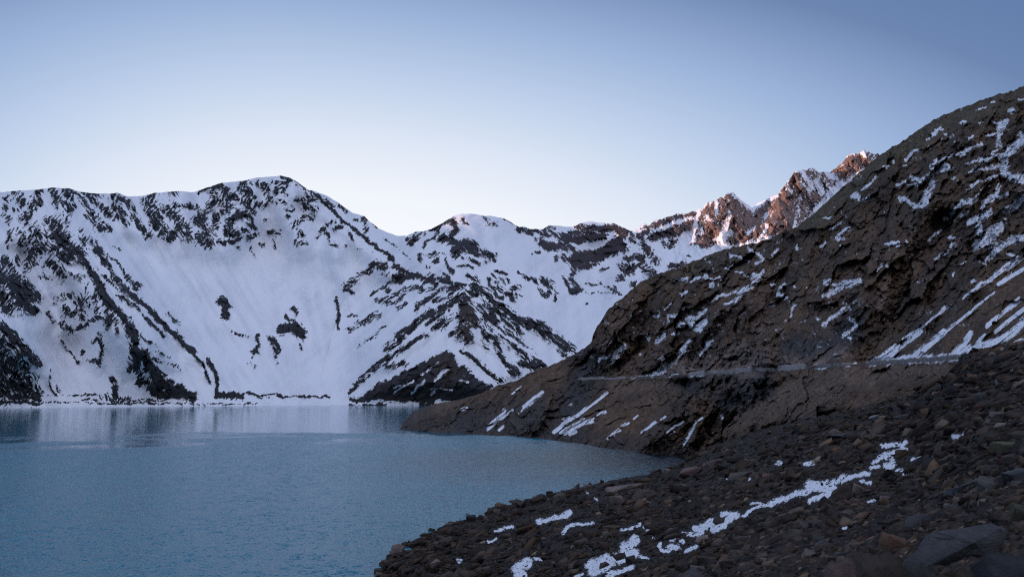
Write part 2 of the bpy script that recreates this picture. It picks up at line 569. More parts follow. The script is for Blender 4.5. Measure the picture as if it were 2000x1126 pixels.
survey(ROCK, """
180,340 185,360 w24; 210,370 250,320 w58; 300,400 350,340 w25; 270,300 320,290 w24; 370,270 430,260 w30; 400,340 430,290 w30; 440,230 520,200 w30; 540,220 560,280 520,310 w58 s1.2
470,340 560,380 700,400 w66 s1.2; 540,420 700,440 800,460 850,490 w56 s1.1; 620,500 640,510 w30 s.9; 540,480 580,470 w38; 680,520 740,540 w32 s.85; 570,550 700,575 w19; 790,535 800,540 w20
270,470 350,455 480,470 w11 s1.05; 280,480 300,520 w28; 390,520 400,525 w40 s1.1; 340,480 420,490 w20 s.75; 480,510 540,600 w22 s1.1; 350,570 360,575 w20 s.8
650,630 740,670 w30 s.8; 890,600 950,620 w26 s1.1; 820,660 820,720 w34; 850,630 880,690 w28 s.8; 1050,620 1130,650 w28 s.85; 900,670 970,680 w38 s.75; 810,730 930,740 w48 s.9; 870,770 930,810 w33; 950,760 1050,710 w48 s.9
960,770 1000,810 w58; 1040,780 1090,800 w20 s.9; 1170,660 1190,700 w28; 1200,730 1260,800 w28; 1240,660 1300,720 1280,790 w46 s.9; 1310,690 1350,770 w38 s.85; 1330,780 1335,830 w24
620,190 650,230 w30; 820,230 830,235 w40 s.75; 760,170 900,240 w20 s.7; 940,190 1030,240 w12 s.8
1070,270 1250,280 1330,260 w58; 1290,240 1340,250 w38; 1240,310 1350,310 w38 s1.1; 1180,350 1240,350 w28; 1230,380 1290,400 1360,400 w55 s1.4; 1380,340 1500,350 1720,320 w55 s1.4; 1400,310 1600,300 w38 s1.1
1510,250 1700,270 1850,260 w58 s1.1; 1390,410 1480,420 w58 s1.1; 1500,500 1600,480 1700,470 1850,400 w88 s1.5; 1530,560 1650,550 w48 s1.2; 1750,420 1840,340 1900,290 w68 s1.2; 1900,300 1980,340 w48
1400,480 1470,520 1480,600 w56 s1.1; 1340,490 1345,500 w38; 1390,640 1450,720 w24; 1460,640 1510,720 w38 s1.1; 1470,750 1530,750 w48 s1.2; 1150,440 1220,450 w15
1570,690 1690,690 w14 s.8; 1580,760 1700,770 1850,760 w14 s.8; 1800,740 1810,740 w25; 1680,680 1690,680 w25; 1720,720 1900,800 w14 s.7; 1590,855 1600,857 w14; 1700,600 1760,570 w20; 1840,650 1900,600 1990,560 w58 s1.1; 1900,500 1990,480 w48 s1.2; 1940,690 1950,690 w38
560,690 640,700 w30 s1.3; 510,750 600,720 w58 s1.1; 700,710 800,780 850,830 950,900 1040,970 1150,1000 1240,1030 1300,1090 w55 s1.2; 750,750 760,755 w58; 640,750 720,790 w48; 780,840 860,920 900,1000 w56; 850,870 920,940 w40 s.9
1130,1030 1230,1030 w48 s1.4; 940,960 1080,1080 w56; 740,880 800,960 850,1050 w48 s.95; 1200,1060 1340,1110 w58 s1.1; 600,800 640,880 620,1000 600,1080 w100 s1.15; 700,950 720,1050 w56 s1.3
250,900 400,790 470,740 w25; 100,1110 300,960 560,830 w43 s1.2; 400,830 600,790 w38; 330,1010 500,900 w25 s.95; 440,980 560,940 w56 s.85; 300,1080 480,1000 w38 s.85; 110,890 160,850 w38
0,830 150,750 280,720 w38; 310,670 380,650 390,690 w56 s1.1; 430,660 520,690 w28 s1.3; 470,620 510,660 w28; 70,550 140,590 w38 s1.3; 150,600 290,640 w26 s1.3; 90,640 220,640 w38 s1.2
""", 750, 380, 4)
KG = 1987 / 600.0
survey(ROCK, """
880,20 900,120 870,190 w100 s1.2; 780,160 840,190 w56 s.85; 110,560 180,450 310,350 430,280 w20; 330,340 430,270 600,180 w38 s1.1; 270,400 460,280 w18 s.95; 360,390 460,360 w38 s.85; 130,500 240,440 w16; 220,580 340,470 w24
170,250 340,130 w18 s.8; 110,140 300,45 w33 s.85; 340,260 420,220 w38 s.85; 430,200 520,120 640,20 w33 s1.2; 830,290 900,320 1000,410 1080,470 w24 s1.2; 950,200 1000,260 w28; 960,160 1050,200 1090,330 1200,430 w38 s1.1
980,60 1100,160 1200,230 1250,330 1220,370 w66; 1190,80 1330,110 1370,170 1560,270 w56 s1.1; 1100,180 1230,280 w48; 1280,300 1370,370 w46 s1.1; 1240,340 1320,390 w75; 1440,200 1500,300 w46 s1.1; 840,400 920,480 1000,520 w48 s1.2
200,635 340,632 w20 s1.6; 110,632 280,640 430,648 600,645 800,640 w9 s1.6; 560,600 640,620 w48 s1.2; 1080,470 1180,400 w40; 1390,180 1480,230 w40
""", 650, 600, KG)
ROCK.poly([(x / KG + 650, y / KG + 600) for x, y in [(725, 280), (770, 290), (800, 350), (860, 440), (960, 500), (1010, 560), (1000, 600), (560, 605), (110, 612), (110, 590), (200, 570), (330, 480), (480, 400)]], 1.5, 3)
ROCK.poly([(-420, 600), (-40, 640), (20, 655), (50, 690), (75, 750), (82, 786), (-420, 790)], .98, 10)
ROCK.poly([(-420, 480), (-10, 505), (30, 545), (62, 590), (50, 612), (-420, 600)], .9, 10)
survey(SNOWL, """
580,440 680,350 w13; 400,520 520,470 w11; 410,560 460,500 w11; 500,560 590,470 w15; 660,480 740,400 w24; 640,570 660,540 w16; 820,460 880,480 w16; 640,530 780,535 w8; 1000,100 1130,190 1240,270 1390,360 w14; 900,150 930,160 960,230 w40; 1310,240 1400,360 w34
780,280 900,360 980,430 w20 s.9; 1000,300 1060,400 1150,470 w30 s.8; 700,420 780,380 w12; 250,600 360,600 w10
""", 650, 600, KG)
KF = 2000 / 520.0
survey(ROCK, """
0,690 80,720 w56; 20,800 60,870 w56; 150,800 250,720 w56 s1.1; 280,700 450,630 560,610 w48 s1.1; 290,780 450,740 600,680 w75 s1.2; 380,830 450,830 w48; 220,850 280,900 320,970 w66 s.9; 100,940 190,930 w56 s1.1; 60,1000 200,1000 300,1060 w66 s.9; 420,990 520,990 w33 s1.3; 570,590 610,610 w28 s1.2; 560,830 580,820 w20; 560,930 610,930 w16
""", 1200, 260, KF)
for pg, s in (([(640, 600), (720, 510), (870, 445), (1030, 570), (1040, 590), (1150, 500), (1230, 460), (1290, 380), (1360, 280), (1420, 290), (1400, 480), (1340, 740), (850, 850), (700, 880), (600, 860), (590, 720)], 1.1),
              ([(1400, 275), (1480, 255), (1530, 290), (1670, 300), (1680, 360), (1560, 520), (1340, 760), (1400, 480)], .9),
              ([(1610, 275), (1760, 165), (1880, 125), (1970, 160), (2000, 190), (1680, 380), (1660, 310)], 1.05)):
    ROCK.poly([(x / KF + 1200, y / KF + 260) for x, y in pg], s, 4)
survey(SNOWL, """
770,510 770,600 w25 s.8; 860,600 830,720 800,800 w34 s.8; 620,660 600,740 w28 s.8; 700,640 640,740 w56 s.45; 780,790 860,760 w40 s.7; 620,930 820,840 w56; 460,900 560,780 w66; 1010,760 1050,700 w16; 1100,780 1150,690 w16; 1130,640 1140,600 w20 s.8
1170,500 1230,470 w20 s.9; 1420,310 1500,420 w25; 1520,350 1560,440 w48; 1600,300 1660,340 w28; 1340,720 1360,660 w14; 1860,140 1880,180 w20; 620,600 625,640 w16; 960,520 1000,560 w16 s.7; 1300,430 1330,440 w20 s.6
""", 1200, 260, KF)
ROCKB = ROCK.blurred(9)
RIDGE = Cover(0.0)          # spurs that stand out from the left mountain
for pts, w, a_ in (([(75, 370), (110, 440), (170, 520), (210, 580), (265, 660), (295, 720), (320, 775)], 110, 1.0),
                   ([(150, 400), (185, 445), (250, 530), (300, 585), (380, 690), (420, 745), (425, 770)], 56, .55),
                   ([(-60, 470), (10, 520), (60, 600), (75, 625)], 70, .8), ([(-60, 610), (20, 650), (75, 760)], 70, .8),
                   ([(228, 376), (250, 430), (285, 458)], 40, .5), ([(300, 377), (310, 430), (350, 465)], 60, .5), ([(405, 366), (390, 420), (400, 470)], 50, .5),
                   ([(480, 353), (470, 420), (440, 472)], 60, .6), ([(549, 343), (555, 390), (590, 470)], 60, .5), ([(602, 371), (660, 420), (722, 467), (770, 520)], 60, .9),
                   ([(650, 430), (640, 470), (655, 485)], 46, .4), ([(110, 440), (80, 520), (110, 560)], 60, .5), ([(190, 560), (130, 610), (100, 640)], 60, .5),
                   ([(200, 640), (195, 680), (190, 712)], 34, .5), ([(103, 366), (60, 420), (20, 470)], 60, .6)):
    RIDGE.stroke(pts, w, a_, soft=1.6)
RIDGE = RIDGE.blurred(7)
RILL = Cover(0.0)           # hollows scoured by slides
for pts, w, a_ in (([(545, 470), (560, 560), (600, 680), (640, 770)], 60, .7), ([(640, 560), (655, 640), (670, 760)], 44, .9), ([(30, 500), (90, 620), (150, 720), (200, 770)], 50, 1.0),
                   ([(330, 470), (420, 600), (500, 760)], 60, .5), ([(480, 480), (500, 600), (520, 760)], 50, .5), ([(250, 480), (340, 600), (420, 720)], 34, .8), ([(590, 400), (600, 470), (590, 560)], 34, .7), ([(640, 400), (625, 470), (620, 540)], 30, .6)):
    RILL.stroke(pts, w, a_, soft=1.6)
RILL = RILL.blurred(7)


def rock_value(wx, wy, x, y):
    """> .5 where rock breaks through"""
    wl = sstep(470, 330, x)                       # left flank: ribs fall to the right
    wr = sstep(640, 760, x) * sstep(1250, 1100, x)   # centre spur: ribs fall to the left
    wr2 = wr * sstep(930, 880, x - (y - 600) * 0.15)
    wh = np.clip(1 - wl - wr, 0, 1)
    wp = sstep(1250, 1300, x)                      # peaks: steep fine ribs
    px, py = x + 7 * fbm(x / 24, y / 24, 3, 301), y + 7 * fbm(x / 24, y / 24, 3, 302)
    pick = sstep(-.10, .10, fbm(x / 46, y / 60, 2, 303))
    band = sstep(.02, .18, fbm(x / 40, y / 30, 2, 304))
    up = pick * streak(px, py, 58, 18, 3.4, 4, 37) + (1 - pick) * streak(px, py, -60, 18, 3.4, 4, 38)
    up = (1 - band) * up + band * streak(px, py, -10, 15, 3.2, 4, 42)
    lf = pick * streak(px, py, 54, 20, 3.4, 4, 31) + (1 - pick) * streak(px, py, -52, 16, 3.4, 4, 33)
    n = wl * lf + wr2 * streak(px, py, -38, 34, 3.4, 4, 35) + (wr - wr2) * streak(px, py, 42, 26, 3.4, 4, 36) + (wh - wp) * up + \
        wp * (0.5 * streak(px, py, 66, 18, 3.4, 4, 39) + 0.5 * streak(px, py, -50, 16, 3.6, 4, 40))
    n2 = fbm(x / 4.2, y / 3.0, 4, 41, gain=.75)
    n3 = fbm(x / 24.0, y / 20.0, 3, 43)
    r = np.minimum(ROCK(wx, wy), 1.5)
    s = SNOWL(wx, wy)
    v = 0.5 + (r - 0.70) * 0.95 + (n * 1.35 + n2 * 0.8 + n3 * 0.5) * np.where(r > 0.02, np.clip(1.25 - np.maximum(r - .75, 0) * 1.05, 0.35, 1.2), 0.10)
    v = np.where(r < 0.02, np.minimum(v, 0.32), v)
    return v - 0.95 * s


# ------------------------------------------------------------------ MASSIF on the left
BASE1 = [(-420, 800), (0, 796), (350, 797), (650, 800), (1400, 802)]
CREST1 = [(-420, 372), (-200, 366), (-60, 380), (0, 375), (38, 372), (75, 370), (103, 366), (135, 368), (160, 375), (190, 378), (215, 378), (228, 376), (250, 384), (280, 382), (300, 377), (345, 373), (380, 375),
          (405, 366), (432, 357), (475, 353), (500, 347), (525, 345), (549, 343), (567, 347), (582, 356), (602, 371), (618, 374), (640, 383), (660, 395), (680, 410), (690, 416), (712, 422), (722, 432),
          (740, 446), (757, 454), (775, 460), (795, 461), (806, 468), (816, 490), (830, 530), (846, 556), (880, 620), (940, 690), (1000, 740), (1100, 780), (1400, 800)]
Cb = [(x, 790, 1990 if x < 600 else 2012) for x in (-420, -150, 0, 150, 300, 450, 600, 700, 800, 950, 1200)]
Cm = [(-420, 770, 2050), (0, 770, 2040), (300, 772, 2045), (550, 772, 2060), (680, 772, 2075), (-420, 600, 2300), (0, 600, 2180), (40, 690, 2080), (110, 640, 2260), (160, 600, 2330), (220, 590, 2290), (270, 680, 2120), (330, 640, 2280),
      (400, 600, 2420), (430, 700, 2200), (550, 600, 2480), (560, 700, 2220), (660, 600, 2480), (680, 700, 2230), (720, 540, 2640), (800, 560, 2760), (480, 480, 2740), (300, 470, 2700), (110, 470, 2560), (660, 470, 2780), (760, 490, 2900),
      (-420, 370, 2900), (-150, 370, 2890), (0, 375, 2880), (108, 366, 2860), (200, 378, 2940), (255, 384, 3000), (350, 374, 3000), (430, 357, 3010), (549, 343, 3020), (602, 371, 3060), (690, 416, 3090), (790, 460, 3180), (900, 640, 3000), (1000, 740, 2700), (1400, 800, 2400)]
R1 = TPS(Cb + Cm, 1e-4)


def relief1(x, y, rk):
    f = sstep(786, 745, y)
    g = streak(x - (x - 480) * (y - 345) / 1500.0, y, 84, 150, 60, 4, 51) * 22 * f + fbm(x / 70, y / 60, 4, 52) * 16 * f
    r = ROCKB(x, y) * 30 * f + (RIDGE(x, y) * 175 - RILL(x, y) * 85) * sstep(786, 640, y)
    d = sstep(0.4, 0.7, rk) * (3 + 16 * facets(x + 5 * fbm(x / 12, y / 12, 2, 54), y, 10, 53, 50, 1.7)) * np.clip(f + .25, 0, 1)
    return g + r + d


def hue1(x, y):
    h = np.empty(x.shape + (3,))
    k = sstep(620, 760, x)
    a, b = np.array((.034, .037, .042)), np.array((.043, .038, .037))
    n = 1 + 0.35 * fbm(x / 30, y / 30, 3, 61)
    h[:] = (a[None, None] * (1 - k[..., None]) + b[None, None] * k[..., None]) * n[..., None]
    return h


M_far = terrain_mat('alpine_snow_and_rock', 0.19, edge=0.75, bump_d=4.0, crisp=0.09)
o, *_ = landform('mountain', np.concatenate([np.arange(-420, -20, 4), np.arange(-20, 900, 1.05), np.arange(900, 1100, 4)]), CREST1, BASE1, R1, rock_value, relief1, hue1, M_far, 440, back=(1500, 200), jag=1.6, seed=3)
tag(o, 'broad snow covered mountain with a rounded summit, rising from the far shore on the left', 'mountain', kind='structure')

# ------------------------------------------------------------------ SPUR: the pyramid in the middle
CREST2 = [(610, 800), (640, 690), (665, 600), (690, 548), (722, 515), (745, 505), (764, 508), (790, 526), (815, 540), (832, 548), (848, 545), (862, 548), (880, 552), (892, 550), (912, 554), (930, 562), (950, 577), (975, 596), (1000, 609), (1012, 620), (1032, 630), (1058, 640), (1068, 652), (1085, 660), (1104, 675), (1122, 688), (1140, 704), (1200, 756), (1260, 800)]
C2 = [(700, 792, 2000), (800, 792, 1962), (900, 792, 1945), (1000, 792, 1955), (1250, 792, 2100)]
for x, y, off in ((640, 690, 12), (665, 600, 14), (690, 548, 14), (745, 505, 10), (640, 760, 10), (610, 792, 10), (675, 690, 6), (700, 600, 4)):
    C2.append((x, y, float(R1(np.array([x]), np.array([y]))[0]) + off))
C2 += [(790, 526, 2700), (740, 700, 2090), (780, 640, 2190), (800, 590, 2340), (832, 548, 2540), (892, 550, 2390), (900, 600, 2260), (922, 640, 2170), (880, 690, 2060), (960, 690, 2100), (1000, 660, 2220), (1000, 609, 2340), (1058, 640, 2340), (1122, 688, 2300), (1050, 710, 2170), (1000, 740, 2040), (740, 560, 2590), (880, 740, 2005)]
R2 = TPS(C2, 1e-4)


def relief2(x, y, rk):
    f = sstep(790, 745, y) * sstep(640, 740, x)
    g = streak(x, y, -40, 140, 26, 3, 71) * 18 * f * sstep(940, 860, x) + streak(x, y, 42, 140, 26, 3, 72) * 18 * f * sstep(880, 950, x)
    r = ROCKB(x, y) * 34 * f
    d = sstep(0.4, 0.7, rk) * (2 + 13 * facets(x + 5 * fbm(x / 12, y / 12, 2, 74), y, 10, 73, -38, 1.8)) * np.clip(f + .2, 0, 1)
    return g + r + d


BROWN2 = Cover(0)
survey(BROWN2, "880,20 900,120 860,190 w120; 700,330 750,400 w160 s.9; 600,560 300,580 w90 s.6", 650, 600, KG)


def hue2(x, y):
    k = BROWN2(x, y)[..., None]
    n = (1 + 0.35 * fbm(x / 20, y / 20, 3, 62))[..., None]
    return (np.array((.038, .037, .040)) * (1 - k) + np.array((.062, .050, .046)) * k) * n


o, *_ = landform('mountain', np.arange(610, 1262, 1.05), CREST2, [(600, 802), (1300, 802)], R2, rock_value, relief2, hue2, M_far, 290, back=(700, 60), jag=1.2, seed=5)
tag(o, 'dark pyramid shaped spur streaked with snow gullies above the far shore', 'mountain', kind='structure')

# ------------------------------------------------------------------ snow dome with the cirque behind the spur
CREST3 = [(740, 500), (780, 466), (793, 462), (800, 457), (812, 452), (826, 452), (842, 447), (855, 440), (866, 434), (880, 425), (890, 420), (900, 418), (922, 417), (945, 421), (962, 422), (980, 425), (992, 430), (1003, 437), (1014, 443), (1022, 442), (1035, 447), (1060, 447), (1072, 440), (1085, 440), (1105, 443), (1125, 441),
          (1132, 436), (1150, 432), (1175, 435), (1200, 436), (1215, 443), (1232, 451), (1245, 455), (1300, 470), (1420, 500)]
C3 = [(740, 500, 3650), (793, 462, 3700), (842, 447, 3740), (915, 417, 3800), (992, 430, 3880), (1020, 443, 4050), (1072, 440, 4350), (1150, 432, 4400), (1240, 453, 4350), (1420, 500, 4300), (850, 560, 3100), (830, 500, 3450), (900, 490, 3480), (950, 560, 3230), (1000, 600, 3130), (1020, 500, 3560), (1060, 560, 3430), (1100, 500, 3900), (1085, 470, 4150), (1112, 550, 3650),
      (1150, 505, 4200), (1170, 560, 3900), (1200, 540, 4000), (1130, 640, 3100), (1180, 680, 2900), (1180, 600, 3350), (1000, 700, 2800), (1250, 570, 3800), (850, 650, 2950), (740, 700, 2800), (1000, 800, 2500), (740, 800, 2500), (1420, 800, 2500), (1420, 640, 3200)]
R3 = TPS(C3, 1e-4)


def relief3(x, y, rk):
    f = sstep(740, 640, y)
    g = fbm(x / 60, y / 34, 3, 81) * 26 * f
    r = ROCKB(x, y) * 42 * f
    d = sstep(0.4, 0.7, rk) * (3 + 26 * facets(x + 5 * fbm(x / 12, y / 12, 2, 84), y, 12, 83, -12, 2.0))
    return g + r + d


def hue3(x, y):
    k = sstep(1000, 1100, x)[..., None] * sstep(560, 520, y)[..., None]
    n = (1 + 0.35 * fbm(x / 20, y / 20, 3, 63))[..., None]
    return (np.array((.045, .045, .050)) * (1 - k) + np.array((.060, .050, .056)) * k) * n


M_far2 = terrain_mat('high_snow_and_rock', 0.13, edge=0.75, bump_d=6.0, crisp=0.09)
o, *_ = landform('mountain', np.arange(740, 1422, 1.1), CREST3, [(740, 800), (1422, 800)], R3, rock_value, relief3, hue3, M_far2, 350, back=(1500, 300), jag=1.8, seed=7)
tag(o, 'distant snow dome with a dark banded cirque behind the pyramid spur', 'mountain', kind='structure')

# ------------------------------------------------------------------ sunlit rock peaks
CREST4 = [(1170, 500), (1200, 470), (1230, 452), (1240, 449), (1248, 443), (1258, 438), (1268, 438), (1278, 432), (1290, 427), (1305, 423), (1325, 418), (1340, 417), (1350, 413), (1358, 414), (1366, 406), (1372, 408), (1380, 396), (1388, 393), (1396, 392), (1404, 386), (1412, 384), (1418, 378), (1428, 374), (1434, 378), (1440, 384), (1450, 392), (1462, 402),
          (1470, 405), (1480, 397), (1492, 391), (1508, 383), (1522, 377), (1526, 368), (1536, 358), (1545, 346), (1553, 334), (1564, 332), (1574, 332), (1580, 328), (1592, 330), (1600, 336), (1612, 334), (1622, 336), (1632, 328), (1645, 318), (1655, 304), (1668, 298), (1676, 301), (1688, 292), (1698, 296), (1706, 302), (1714, 300), (1730, 310), (1800, 330), (1900, 350)]
C4 = [(1170, 500, 4600), (1240, 449, 4620), (1305, 423, 4650), (1355, 413, 4700), (1428, 374, 4700), (1470, 405, 4900), (1553, 332, 4750), (1620, 335, 5050), (1690, 292, 5000), (1800, 330, 5200), (1900, 350, 5300), (1200, 560, 3950), (1300, 535, 4050), (1350, 500, 4250), (1420, 480, 4350), (1330, 460, 4500), (1430, 430, 4480), (1500, 440, 4450),
      (1540, 420, 4480), (1580, 420, 4750), (1640, 380, 4850), (1560, 480, 4300), (1200, 700, 3000), (1600, 600, 3700), (1900, 600, 3700), (1400, 640, 3400), (1250, 500, 4300)]
R4 = TPS(C4, 1e-4)


def relief4(x, y, rk):
    g = streak(x, y, 62, 120, 38, 4, 91, ridged=True) * 70
    g += streak(x, y, -55, 60, 24, 4, 92, ridged=True) * 34
    qx, qy = x + 6 * fbm(x / 14, y / 14, 3, 94), y + 6 * fbm(x / 14, y / 14, 3, 95)
    d = sstep(0.3, 0.65, rk) * (36 * facets(qx, qy, 16, 93, 70, 2.0) + 26 * facets(qx, qy, 8, 96, 65, 1.8))
    return (g + d) * np.clip((y - interp_line(CREST4, x)) / 30 + 0.35, 0, 1) + ROCKB(x, y) * 30


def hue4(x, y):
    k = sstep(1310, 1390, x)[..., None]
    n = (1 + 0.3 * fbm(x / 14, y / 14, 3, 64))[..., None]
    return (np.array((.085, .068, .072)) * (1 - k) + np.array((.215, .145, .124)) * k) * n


M_peak = terrain_mat('red_peak_rock_and_snow', 0.10, edge=0.75, bump_d=8.0, crisp=0.06)
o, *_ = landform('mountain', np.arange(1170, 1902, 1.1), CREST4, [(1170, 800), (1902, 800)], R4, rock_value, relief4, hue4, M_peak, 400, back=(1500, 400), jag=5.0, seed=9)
tag(o, 'jagged reddish rock peaks catching the last sunlight behind the brown hillside', 'mountain', kind='structure')

# ------------------------------------------------------------------ unseen ridge added left of the view, shaped to hold the valley in shade
ys = np.linspace(-4500, 4600, 190)
ts = np.linspace(-1, 1, 41)
YY, TT = np.meshgrid(ys, ts, indexing='ij')
hc = 1060 + 80 * fbm(ys / 700, ys * 0, 4, 101)
hc = hc * (0.3 + 0.7 * sstep(4600, 3900, ys)) * (0.6 + 0.4 * sstep(-4500, -1500, ys))
prof = (1 - np.abs(TT)) ** 1.15
ZZ = hc[:, None] * prof + 60 * fbm(YY / 350, TT * 3, 4, 103) * np.clip(1.2 - np.abs(TT), 0, 1) * (prof > 0.02) - 12
XX = -6000 + TT * 1500 + 0 * YY + 120 * fbm(YY / 900, YY * 0 + 3, 3, 105)
rk = 0.5 + 0.4 * fbm(YY / 200, ZZ / 120, 4, 107) - 0.05
o = grid_mesh('mountain', np.stack([XX, YY, ZZ], -1), M_far, {'rock': rk}, {'hue': np.full(XX.shape + (3,), .04)})
tag(o, 'long unseen snowy ridge added on the left to keep the valley in shade', 'mountain', kind='structure')

# ------------------------------------------------------------------ brown hillside on the right
CREST5 = [(776, 846), (782, 836), (800, 828), (830, 818), (850, 806), (870, 797), (900, 789), (920, 776), (950, 762), (985, 748), (1010, 742), (1040, 725), (1080, 711), (1120, 692), (1140, 680), (1152, 672), (1156, 665), (1158, 652), (1165, 640), (1178, 620), (1188, 604), (1200, 592), (1225, 575), (1238, 560), (1250, 551), (1270, 541), (1290, 532), (1330, 521), (1350, 511), (1375, 502), (1400, 491), (1420, 485),
          (1455, 478), (1490, 470), (1520, 458), (1530, 450), (1545, 449), (1560, 440), (1580, 424), (1600, 408), (1625, 384), (1650, 362), (1675, 340), (1700, 318), (1715, 305), (1735, 292), (1758, 279), (1775, 266), (1800, 250), (1820, 236), (1850, 222), (1880, 210), (1910, 198), (1940, 187), (1970, 180), (2000, 167), (2100, 130), (2300, 90), (2470, 80)]
FOOT5 = [(776, 850), (782, 846), (830, 848), (900, 852), (960, 856), (1030, 860), (1100, 869), (1160, 877), (1220, 886), (1280, 893), (1340, 900), (1420, 915), (1600, 915), (2470, 915)]
WL5 = [(780, 838), (830, 842), (900, 846), (960, 850), (1030, 853), (1100, 862), (1160, 870), (1220, 878), (1280, 885), (1340, 892)]
C5 = [(x, y, float(r_water(x, y))) for x, y in WL5]
C5 += [(1500, 905, 400), (1750, 905, 270), (2000, 905, 215), (2470, 905, 170),
       (1380, 870, 500), (1500, 838, 392), (1600, 815, 347), (1700, 792, 312), (1780, 775, 285), (1880, 760, 262), (2100, 740, 215),
       (1150, 741, 960), (1230, 737, 830), (1320, 733, 720), (1430, 727, 590), (1515, 722, 490), (1600, 716, 425), (1700, 711, 365), (1800, 705, 322), (1880, 700, 290), (2000, 692, 250), (2470, 660, 180),
       (900, 789, 905), (950, 762, 960), (1040, 725, 1060), (1120, 692, 1100), (1156, 665, 1060), (1200, 592, 1070), (1250, 551, 1060), (1350, 511, 1000), (1420, 485, 960), (1530, 450, 880), (1600, 408, 850), (1715, 305, 830), (1800, 250, 800), (1880, 210, 770), (2000, 167, 720), (2470, 80, 560),
       (1300, 640, 860), (1420, 600, 740), (1560, 580, 620), (1700, 560, 520), (1850, 560, 440), (1990, 500, 440), (1700, 430, 690), (1850, 380, 600), (1990, 330, 560), (2300, 400, 380),
       (960, 810, 830), (1050, 790, 830), (1150, 800, 770), (1280, 800, 680), (1400, 790, 560), (1200, 660, 960)]
R5 = TPS(C5, 2e-4)

SN5 = Cover(0)
survey(SN5, """
270,885 360,850 w14; 390,885 430,830 475,790 w36; 345,920 380,900 w9; 660,725 670,722 w16; 730,740 790,700 w40; 710,530 750,545 w20; 830,550 930,535 w25; 800,600 825,580 w25; 940,515 1020,510 w25; 970,575 1040,570 1115,500 w25; 910,620 930,610 w25; 1000,610 1050,640 1110,590 w45; 860,690 900,665 w25
1175,440 1230,390 1290,365 1350,350 w22; 1380,370 1440,330 1500,290 w40; 1480,230 1510,250 w40; 1520,240 1550,215 w25; 1270,465 1360,425 1420,385 w11; 1360,200 1400,210 1440,240 w14; 1270,160 1320,185 w13; 1310,75 1380,95 1450,120 w17; 1450,30 1520,60 1550,100 w30; 1500,130 1535,130 w20; 1310,150 1350,148 w10; 1000,280 1050,250 1130,238 w17; 920,270 965,260 w24
1150,245 1220,245 w10; 1160,290 1170,310 w25; 1210,310 1240,270 w10; 930,370 960,350 w16; 1665,380 1730,300 w22; 1700,390 1730,400 w30; 1775,550 1790,500 1805,455 w20; 1575,490 1590,485 w16; 1200,620 1215,615 w16; 1150,680 1155,685 w12; 520,1030 640,1020 740,1000 w18; 650,1020 760,960 880,870 990,750 w18; 740,1000 850,920 960,810 w28; 740,890 780,860 770,930 w13; 1065,840 1110,790 1150,750 w19; 600,850 605,855 w14
1010,1012 1090,1007 w14; 820,1017 880,1012 w14; 800,500 840,455 w10; 1605,470 1660,460 w8; 1800,310 1805,315 w14; 1895,325 1900,330 w14; 1820,20 1830,30 w16; 1640,60 1680,20 w16; 1630,295 1650,298 w10; 1730,580 1735,582 w10; 1670,650 1672,652 w12; 1980,560 1990,565 w16
""", 1100, 480, 4, wk=1.05)
survey(SN5, """
980,415 1050,365 w19; 940,442 952,436 w14; 1300,245 1360,215 w13; 1410,182 1425,176 w14; 1180,335 1220,322 w10; 790,585 840,550 880,515 w17; 640,650 670,635 w13; 772,628 790,620 w12; 480,800 530,750 585,705 w15; 425,850 455,860 w38; 510,865 535,850 w24; 740,755 790,740 w14; 810,765 880,770 w13; 850,720 900,730 970,690 w40; 880,730 1000,680 1100,640 w35; 960,690 980,780 960,830 930,900 w40; 740,850 790,870 850,910 930,915 w26
970,630 1020,600 1100,570 1220,545 w22; 1170,560 1240,520 1330,475 w17; 1230,610 1340,590 1440,560 w20; 1440,320 1480,340 1510,320 w32; 1470,350 1460,430 1460,490 w40; 1410,540 1450,510 w12; 1470,570 1540,520 1630,440 w50; 1600,390 1640,410 w32; 1500,590 1490,660 w42; 1350,650 1450,640 w32; 1260,780 1320,740 1440,700 w16; 1250,680 1330,650 w12; 1520,690 1560,720 1630,690 w42; 1580,710 1630,750 w40; 1330,810 1400,770 w12
1350,900 1430,850 1520,830 w32; 1460,770 1440,820 w22; 1120,970 1180,910 1250,880 1300,845 w27; 1190,990 1230,970 w20; 1250,1030 1330,1000 1400,955 w37; 1310,1050 1320,1110 w42; 1510,950 1570,920 1630,850 w42; 1370,1120 1470,1070 w50; 240,1080 340,1030 w15; 310,1120 380,1080 w16; 1525,237 1560,232 w18; 1605,165 1640,160 w14; 1370,420 1420,410 w10; 1245,437 1280,430 w10; 1125,720 1140,716 w18; 1070,1012 1090,1005 w20; 1010,1110 1040,1095 w15
230,1002 255,998 w8; 700,603 708,600 w10; 955,500 962,500 w12; 1140,462 1150,460 w10; 1320,318 1340,320 w12; 1070,398 1078,396 w12; 1050,435 1056,433 w9; 1480,1012 1520,1008 w10
""", 1550, 150, 1635 / 450.0, wk=1.05)
